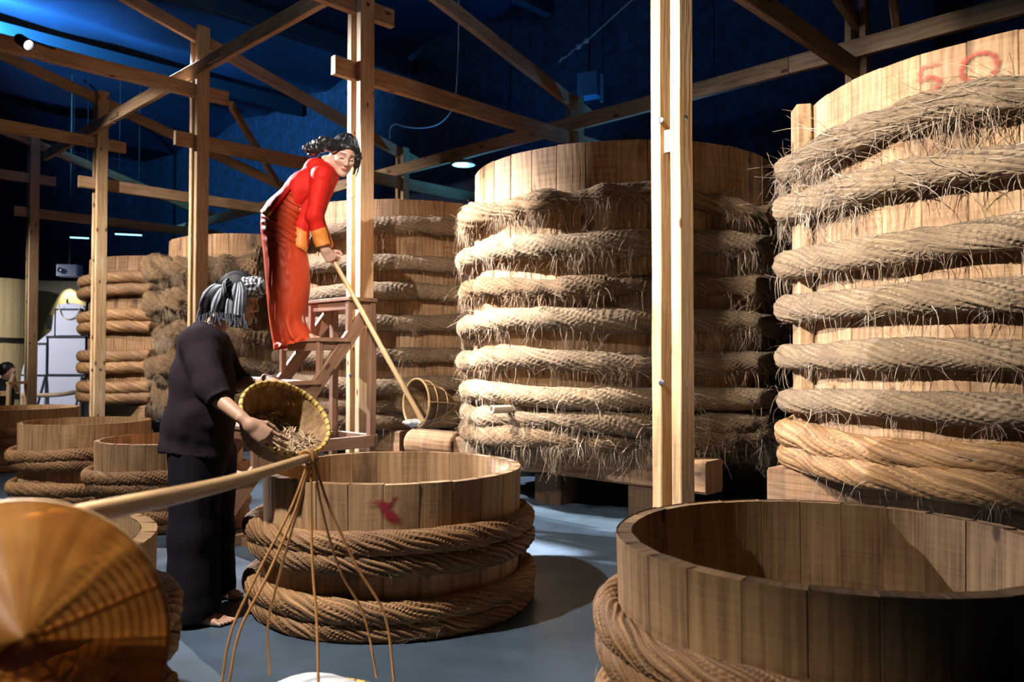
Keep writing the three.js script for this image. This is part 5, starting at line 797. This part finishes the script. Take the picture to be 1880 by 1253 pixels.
// ------------------------------------------------------------------ the far end of the hall at the left
{
  // pale panelled vat with dark bands
  const c = at(-22, 640, 19.5), v = thing('pale_vat', 'pale yellow plywood vat with two dark bands at the far left edge', 'vat', [c.x, 0, c.z]), ply = dataTex(256, 256, (u, w) => { const s = fbm(u * 40, w * 4, 40, 4, 3, 3), p = vn(u * 10, 0, 10, 1, 4); return mix3([0.93, 0.84, 0.62], [0.80, 0.68, 0.44], clamp(s * 0.7 + p * 0.4 - 0.1, 0, 1)); }, true, 0.5, 0.5);
  const mats = [1, 0.94, 0.88].map((k) => stdMat({ map: ply, color: new THREE.Color(k, k, k), roughness: 0.7 })), r = rng(3), n = 30, half = Math.PI / n, R = 0.98;
  const g = staveGeo(R, half, 0.05, 0.0, 3.2, 0.002, 0.004, 0.3, 0.2, 0, 1, 0); for (let k = 0; k < n; k++) { const s = part('panel', g, mats[(r() * 3) | 0], v); s.rotation.y = k * half * 2; }
  for (const y of [0.38, 1.72]) part('band', new THREE.CylinderGeometry(R + 0.012, R + 0.012, 0.12, 60, 1, false).translate(0, y, 0), stdMat({ color: 0x2b211a, roughness: 0.6 }), v);
  part('lid', new THREE.CylinderGeometry(R - 0.01, R - 0.01, 0.05, 48).translate(0, 3.15, 0), mats[1], v);

  // white display board: stacked panels in dark frames
  const Z = 17.2, b0 = at(130, 700, Z), d = thing('display_board', 'white stepped display board with dark seams at far left between the posts', 'board', [b0.x, 0, b0.z]), L = (px, py, dz = 0) => { const p = at(px, py, Z); return V(p.x - b0.x, Math.max(0, p.y), dz); };
  const white = stdMat({ color: 0xc9c9d2, roughness: 0.8 }), seam = stdMat({ color: 0x121a22, roughness: 0.6 });
  const panel = (name, px0, py0, px1, py1, m = white, z = 0, th = 0.06) => { const a = L(px0, py1), b = L(px1, py0), gg = boxGeo(b.x - a.x, b.y - a.y, th, 0.008).translate((a.x + b.x) / 2, a.y, z); return part(name, gg, m, d); };
  const prof = (pts, hole) => { const s = new THREE.Shape(); pts.forEach((p, i) => { const q = L(...p); i ? s.lineTo(q.x, q.y) : s.moveTo(q.x, q.y); }); if (hole) { const q = L(hole[0], hole[1]); const h = new THREE.Path(); h.absellipse(q.x, q.y, hole[2], hole[3], 0, 6.283, true); s.holes.push(h); } return new THREE.ExtrudeGeometry(s, { depth: 0.06, bevelEnabled: true, bevelSize: 0.006, bevelThickness: 0.006, bevelSegments: 1 }).translate(0, 0, -0.12); };
  part('back_panel', prof([[34, 760], [36, 690], [46, 650], [62, 632], [92, 608], [96, 580], [104, 560], [128, 556], [150, 562], [158, 580], [160, 760]], [71, 667, 0.14, 0.17]), white, d);
  panel('panel', 103, 570, 150, 616); panel('panel', 90, 621, 158, 687); panel('panel', 72, 634, 86, 690); panel('panel', 88, 692, 156, 760); panel('panel', 66, 692, 84, 760);
  for (const q of [[101, 567, 104, 618], [150, 567, 153, 618], [101, 567, 153, 570], [86, 617, 160, 621], [86, 617, 89, 692], [157, 617, 160, 692], [66, 630, 88, 633], [40, 688, 160, 691]]) panel('seam', ...q, seam, 0.012, 0.06);
  part('leg', barBetween(L(86, 692, 0.06), L(80, 758, 0.3), 0.04, 0.04, 0.004, 5), seam, d); part('leg', barBetween(L(153, 692, 0.06), L(151, 758, 0.3), 0.04, 0.04, 0.004, 6), seam, d);
  part('garland', tubeGeo([L(110, 560, 0.05), L(116, 580, 0.06), L(130, 586, 0.06), L(142, 580, 0.06), L(151, 563, 0.05)], 0.012, 24, 6), stdMat({ color: 0xd9cfb8, roughness: 0.7 }), d);
  part('handle', tubeGeo([L(122, 557, -0.03), L(122, 549, -0.03)], 0.02, 2, 8), seam, d);
  const rail = solo('railing', tubeGeo([at(40, 727, 16.6), at(108, 725, 16.2), at(152, 718, 15.8)], 0.045, 8, 10), MT.post[1], 'round wooden rail crossing in front of the white display board', 'rail');
  for (const [px, z] of [[42, 16.6], [150, 15.85]]) { const p = at(px, 724, z), q = part('post', tubeGeo([V(p.x, 0, p.z), V(p.x, p.y + 0.02, p.z)], 0.045, 2, 10), MT.post[0], rail); }

  // partition wall with the lit niche, picture and the ceiling unit
  const w0 = at(66, 640, 21), w1 = at(158, 640, 21.3), wall = new THREE.Group(); const wl = w0.distanceTo(w1) + 0.0, pg = barGeo(0.1, wl, 3.35, 0.01); const pm = struct('partition_wall', pg, stdMat({ color: 0x8f8a72, roughness: 0.9 })); pm.position.set((w0.x + w1.x) / 2, 0, (w0.z + w1.z) / 2); pm.rotation.y = Math.PI / 2 - Math.atan2(w1.z - w0.z, w1.x - w0.x);
  const lp = at(118, 506, 20.82), wlamp = thing('wall_spotlight', 'small downlight washing the far partition wall above the white board', 'spotlight', lp.toArray());
  part('housing', lathe([[0, 0.1], [0.05, 0.1], [0.06, 0.0], [0.052, 0.0], [0.045, 0.03], [0, 0.03]].reverse(), 20), M.black, wlamp); const e = part('lens', new THREE.CircleGeometry(0.045, 20).rotateX(Math.PI / 2).translate(0, 0.02, 0), new THREE.MeshStandardMaterial({ color: 0x222222, emissive: 0xfff0c8, emissiveIntensity: 8 }), wlamp, 'glowing lens');
  part('arm', tubeGeo([V(0, 0.1, 0), V(0, 0.14, -0.2), V(0, 0.14, -0.3)], 0.012, 8, 6), M.black, wlamp);
  const wsp = new THREE.SpotLight(0xffe9b8, 26, 0, 0.5, 0.5, 2); wsp.name = 'wall_beam'; wsp.position.set(0, -0.01, 0); wsp.target.position.set(0, -1.4, -0.5); wsp.castShadow = true; wlamp.add(wsp, wsp.target);
  const pic = thing('framed_picture', 'small pale framed picture on the far partition wall', 'picture', at(91, 592, 20.85).toArray(), 0.0); part('frame', boxGeo(0.13, 0.36, 0.04, 0.006).translate(0, -0.18, 0), M.black, pic); part('print', boxGeo(0.11, 0.32, 0.01, 0.002).translate(0, -0.16, 0.02), stdMat({ color: 0xb9c6dc, roughness: 0.6 }), pic);
  const un = thing('ceiling_projector', 'white projector hanging from the ceiling at far left', 'projector', at(128, 498, 16.5).toArray(), 0.2); part('body', boxGeo(0.42, 0.24, 0.34, 0.03).translate(0, -0.12, 0), stdMat({ color: 0xb8c2d6, roughness: 0.5 }), un); const ln = part('lens', lathe([[0, 0], [0.05, 0], [0.055, 0.05], [0.04, 0.06], [0, 0.045]], 20).rotateX(Math.PI / 2).translate(-0.12, 0.0, 0.17), M.steel, un); part('rod', tubeGeo([V(0, 0.1, 0), V(0, CEIL - 0.1 - un.position.y, 0)], 0.02, 2, 8), M.black, un);
}
// the seated person at the far left
{
  const Z = 11.8, o = at(14, 740, Z), t = thing('person', 'person in dark clothes sitting at the far left with hands raised to the mouth', 'person', [o.x, 0, o.z]), skin = [0.52, 0.32, 0.23], A = (px, py, dz = 0) => at(px, py, Z - dz).sub(V(o.x, 0, o.z));
  const hd = A(15, 683), sh = A(8, 712), hip = V(-0.12, 0.46, 0), kn = V(0.26, 0.48, 0.1), ank = V(0.24, 0.06, 0.12), hand = A(24, 690, 0.1);
  const P = [ell(hd, V(0.098, 0.125, 0.085)), ell(hd.clone().add(V(0.03, -0.05, 0.01)), V(0.07, 0.07, 0.06), null, 0.03), cap(hd, sh, 0.05, 0.06, 0.04), cap(sh, hip, 0.13, 0.14, 0.05), cap(sh.clone().add(V(0, 0, 0.15)), A(14, 722, 0.22), 0.05, 0.042, 0.03), cap(A(14, 722, 0.22), hand, 0.04, 0.03, 0.02), cap(sh.clone().add(V(0, 0, -0.15)), A(30, 716, -0.05), 0.05, 0.042, 0.03), cap(A(30, 716, -0.05), hand, 0.038, 0.03, 0.02)];
  for (const s of [-1, 1]) P.push(cap(hip.clone().add(V(0, 0, s * 0.09)), kn.clone().add(V(0, 0, s * 0.08)), 0.08, 0.06, 0.04), cap(kn.clone().add(V(0, 0, s * 0.08)), ank.clone().add(V(0, 0, s * 0.08)), 0.056, 0.038, 0.03), cap(ank.clone().add(V(0, -0.03, s * 0.08)), ank.clone().add(V(0.16, -0.035, s * 0.08)), 0.03, 0.022, 0.02));
  const hands = []; for (let i = 0; i < 4; i++) for (const s of [-1, 1]) hands.push(cap(hand.clone().add(V(0.0, 0.02, 0.012 * s)), hand.clone().add(V(-0.012 + i * 0.014, 0.1 - i * 0.006, 0.012 * s)), 0.011, 0.008, 0.008)); for (const s of [-1, 1]) hands.push(cap(hand.clone(), hand.clone().add(V(-0.03, 0.05, 0.016 * s)), 0.013, 0.009, 0.01));
  const col = (x, y, z) => { const f = x - hd.x, h = y - hd.y; return f > 0.06 && f < 0.12 && Math.abs(h - 0.005) < 0.012 && Math.abs(z - hd.z) > 0.015 && Math.abs(z - hd.z) < 0.05 ? [0.02, 0.015, 0.012] : skin; };
  part('body', mergeGeometries([solid([...P, ell(hd.clone().add(V(0.1, -0.02, 0)), V(0.016, 0.022, 0.014), null, 0.02)], 0.012, col), solid(hands, 0.005, () => skin)]), skinMat, t);
  const dk = stdMat({ color: new THREE.Color(0.012, 0.014, 0.02), roughness: 0.8 });
  const C = [cap(sh, hip, 0.15, 0.17, 0.05), cap(sh.clone().add(V(0, 0, 0.15)), A(12, 718, 0.2), 0.072, 0.06, 0.04), cap(sh.clone().add(V(0, 0, -0.15)), A(18, 715, -0.1), 0.072, 0.06, 0.04)]; for (const s of [-1, 1]) C.push(cap(hip.clone().add(V(0, 0, s * 0.09)), kn.clone().add(V(0, 0, s * 0.08)), 0.1, 0.078, 0.04), cap(kn.clone().add(V(0, 0, s * 0.08)), ank.clone().add(V(0, 0.08, s * 0.08)), 0.076, 0.065, 0.03));
  part('clothing', solid(C, 0.016), dk, t);
  const hp = [ell(hd.clone().add(V(-0.02, 0.03, 0)), V(0.112, 0.118, 0.1)), ell(hd.clone().add(V(-0.1, 0.07, 0)), V(0.05, 0.05, 0.05), null, 0.03)]; part('hair', nets(field(hp, (d, x, y) => Math.max(d - 0.003 * noise3(x * 50, y * 50, 2), (x - hd.x) * 0.8 - (y - hd.y) * 0.5 - 0.03)), bounds(hp), 0.009), stdMat({ color: new THREE.Color(0.012, 0.011, 0.012), roughness: 0.4 }), t);
  // stool under, armchair frame in front
  const ch = thing('wooden_chair', 'small wooden chair in front of the seated person at far left', 'chair', [o.x + 0.16, 0, o.z + 0.42]); const w = MT.post;
  for (const [x, z] of [[-0.22, -0.2], [0.22, -0.2], [-0.22, 0.2], [0.22, 0.2]]) part('leg', barBetween(V(x, 0, z), V(x + (x > 0 ? 0.03 : 0), z > 0 ? 0.9 : 0.9, z), 0.05, 0.05, 0.006, 7), w[1], ch);
  part('seat', boxGeo(0.5, 0.04, 0.46, 0.01).translate(0, 0.44, 0), w[0], ch); part('backrest', boxGeo(0.44, 0.07, 0.03, 0.008).translate(0, 0.74, 0.2), w[0], ch); part('armrest', boxGeo(0.05, 0.04, 0.46, 0.008).translate(-0.22, 0.9, 0), w[0], ch); part('armrest', boxGeo(0.05, 0.04, 0.46, 0.008).translate(0.24, 0.9, 0), w[0], ch);
  const st = thing('low_stool', 'low wooden stool that the far seated person sits on', 'stool', [o.x - 0.14, 0, o.z]); part('seat', boxGeo(0.44, 0.035, 0.4, 0.01).translate(0, 0.285, 0), w[1], st); for (const [x, z] of [[-0.17, -0.15], [0.17, -0.15], [-0.17, 0.15], [0.17, 0.15]]) part('leg', boxGeo(0.04, 0.285, 0.04, 0.004).translate(x, 0, z), w[1], st);
}
// ------------------------------------------------------------------ things under the roof
{
  const p = at(851, 296, 11.0), t = thing('high_bay_lamp', 'small grey bell-shaped lamp hanging over the gap left of the middle vat', 'lamp', p.toArray());
  part('shade', lathe([[0.045, 0.17], [0.06, 0.15], [0.075, 0.05], [0.16, -0.04], [0.165, -0.055], [0.155, -0.055], [0.07, 0.035], [0.045, 0.05]].reverse(), 32), stdMat({ color: 0xa9b4bd, roughness: 0.5, metalness: 0.3 }), t); part('socket', lathe([[0, 0.26], [0.04, 0.25], [0.05, 0.17], [0, 0.17]].reverse(), 20), M.dark, t);
  part('bulb', new THREE.SphereGeometry(0.062, 20, 14).translate(0, -0.015, 0), new THREE.MeshStandardMaterial({ color: 0x555555, emissive: 0xc8ffee, emissiveIntensity: 2.2 }), t, 'softly glowing bulb'); part('cord', tubeGeo([V(0, 0.26, 0), V(0, CEIL - p.y, 0)], 0.008, 2, 6), M.black, t);
  const l = new THREE.PointLight(0xc8ffee, 0.9, 0, 2); l.name = 'bay_glow'; l.position.set(0, -0.02, 0); l.castShadow = true; l.shadow.radius = 2.5; t.add(l);
  const cam = thing('roof_box', 'square box painted as blue-lit with a bracket under the roof right of centre', 'box', at(1082, 158, 11.4).toArray(), -0.5); part('body', boxGeo(0.3, 0.34, 0.22, 0.02).translate(0, -0.17, 0), stdMat({ color: 0x3f6f9c, roughness: 0.5 }), cam); part('bracket', boxGeo(0.04, 0.4, 0.05, 0.005).translate(0.2, -0.27, 0.02), stdMat({ color: 0x5c86ad, roughness: 0.5 }), cam); part('hanger', tubeGeo([V(0, 0.15, 0), V(0, CEIL - cam.position.y, 0)], 0.015, 2, 6), M.black, cam);  // blue light on box and bracket is put into their colours
  const cd = solo('hanging_cable', tubeGeo([[715, 254, 11.5], [716, 236, 11.5], [724, 228, 11.5], [745, 233, 11.5], [775, 235, 11.5], [806, 227, 11.5], [830, 200, 11.5], [840, 120, 11.5], [842, -10, 11.5]].map((q) => at(...q)), 0.01, 60, 6), stdMat({ color: 0x9aa7b5, roughness: 0.6 }), 'thin pale cable looping down from the ceiling above the rear beam', 'cable');
  const rp = thing('tie_rope', 'pale rope with a turnbuckle slanting under the roof at upper right', 'rope', at(1085, 65, 10).toArray()), q = (...a) => at(...a).sub(rp.position); const rm = stdMat({ color: 0x7d7f86, roughness: 0.8 });
  part('line', tubeGeo([q(1160, 0, 9.7), q(1078, 74, 10)], 0.009, 6, 6), rm, rp); part('line', tubeGeo([q(1240, -76, 9.4), q(1160, 0, 9.7)], 0.009, 6, 6), rm, rp); part('turnbuckle', tubeGeo([q(1080, 72, 10), q(1066, 83, 10.05), q(1052, 92, 10.1)], (f) => 0.02 + 0.014 * Math.sin(f * 12), 24, 8), rm, rp); part('hook', tubeGeo([q(1052, 92, 10.1), q(1040, 104, 10.1), q(1032, 107, 10.1), q(1027, 114, 10.15)], 0.01, 16, 6), rm, rp);
  // light strips on the far ceiling; the short one is added for its glow
  [[430, 236, 15.5, 20, 'cold white strip light on the far ceiling beside the second post', 0.5], [436, 146, 16.2, 14, 'short cold strip light added on the far ceiling near the left posts', 0.36]].forEach(([py, px, z, deg, label, len]) => { const s = at(px, py, z), g = thing('strip_light', label, 'strip light', s.toArray(), 0.35); part('housing', boxGeo(len, 0.05, 0.12, 0.008), M.dark, g); part('tube', boxGeo(len * 0.94, 0.02, 0.07, 0.004).translate(0, -0.022, 0), new THREE.MeshStandardMaterial({ color: 0x333333, emissive: 0x9fe4ff, emissiveIntensity: 3 }), g, 'glowing tube'); for (const x of [-0.35, 0.35]) part('hanger', tubeGeo([V(x * len, 0.05, 0), V(x * len, CEIL - s.y, 0)], 0.0025, 2, 5), M.black, g); const l = new THREE.RectAreaLight(0x9fe4ff, 3, len * 0.94, 0.07); l.name = 'strip_glow'; l.position.set(0, -0.03, 0); l.lookAt(s.x, s.y - 1, s.z); l.rotation.set(-Math.PI / 2, 0, 0); g.add(l); });
  // dark air ducts and purlins across the roof
  const dm = stdMat({ color: 0x16324a, roughness: 0.55 });
  [[2.2, 6.75], [5.6, 6.9], [9.2, 6.85], [13, 6.9]].forEach(([a, y], i) => solo('roof_purlin', barBetween(room(a, -8.8, y), room(a, 5.2, y - 0.0), 0.16, 0.3, 0.01, 600 + i), dm, 'dark steel purlin crossing the blue ceiling, ' + ['above the middle vat', 'above the vat of the ladder', 'above the shaggy vat', 'above the farthest vat'][i], 'purlin'));
}
// ------------------------------------------------------------------ spotlights, most of them out of view: fixture, glowing lens and the light in front of it
{
  const can = lathe([[0, 0], [0.03, 0], [0.06, 0.02], [0.075, 0.05], [0.078, 0.2], [0.085, 0.21], [0.085, 0.24], [0.07, 0.24], [0.066, 0.2], [0.06, 0.17], [0, 0.17]], 28), lens = new THREE.CircleGeometry(0.062, 28);
  SPOTS.forEach((s, i) => {
    const p = V(s.at[0], s.at[1], -s.at[2]), q = V(s.aim[0], s.aim[1], -s.aim[2]), d = q.clone().sub(p).normalize(), k = s.small ? 0.75 : 1, t = thing('can_spotlight', s.label, 'spotlight', p.toArray());
    const turn = new THREE.Quaternion().setFromUnitVectors(V(0, 1, 0), d), tl = new THREE.Quaternion().setFromUnitVectors(V(0, 0, 1), d);
    const body = part('housing', can, M.black, t); body.quaternion.copy(turn); body.position.copy(d).multiplyScalar(-0.24 * k); body.scale.setScalar(k);
    const glass = part('lens', lens, new THREE.MeshStandardMaterial({ color: 0x111111, emissive: s.color, emissiveIntensity: s.small ? 30 : 12, roughness: 0.3 }), t, 'glowing lens'); glass.quaternion.copy(tl); glass.position.copy(d).multiplyScalar(-0.03 * k); glass.scale.setScalar(k);
    const top = s.small ? 0.1 : CEIL + 0.1 - p.y, mid = d.clone().multiplyScalar(-0.13 * k);
    if (s.small) part('arm', tubeGeo([mid.clone(), V(mid.x - 0.01, mid.y + 0.05, mid.z - 0.1), V(0.02, 0.13, -0.42)], 0.014, 10, 8), M.black, t);
    else { part('rod', tubeGeo([mid.clone().add(V(0, 0.1, 0)), V(mid.x, top, mid.z)], 0.011, 2, 8), M.black, t); part('yoke', tubeGeo([mid.clone().add(V(-0.09, 0, 0)), mid.clone().add(V(-0.095, 0.07, 0)), mid.clone().add(V(0, 0.11, 0)), mid.clone().add(V(0.095, 0.07, 0)), mid.clone().add(V(0.09, 0, 0))], 0.008, 14, 6), M.black, t); }
    if (s.added_flag) { // added black plate, out of view: keeps this lamp's light off the middle vat
      const e = s.added_flag * Math.PI / 180, R = 0.6, a = V(Math.sin(e) * R, 0, -Math.cos(e) * R), w = 0.36, dir = V(-Math.cos(e), 0, -Math.sin(e)), c = a.clone().addScaledVector(dir, w / 2);
      const f = part('added_flag', boxGeo(w, 1.25, 0.008, 0.002), M.black, t); f.position.set(c.x, -1.1, c.z); f.rotation.y = -e; part('added_flag_arm', tubeGeo([V(mid.x, mid.y + 0.1, mid.z), V(c.x * 0.6, 0.16, c.z * 0.6), V(c.x, 0.14, c.z)], 0.008, 10, 6), M.black, t);
    }
    const l = new THREE.SpotLight(s.color, s.cd, 0, s.angle, s.soft ?? 0.55, 2); l.name = 'spot_beam'; l.position.copy(d).multiplyScalar(0.02); l.target.position.copy(d).multiplyScalar(3); l.castShadow = true; l.shadow.radius = s.added_flag ? 0.4 : 2; l.shadow.mapSize.set(2048, 2048); t.add(l, l.target);
  });
}
scene.traverse((o) => { if (o.userData.counts) delete o.userData.counts; });
renderer.render(scene, camera);
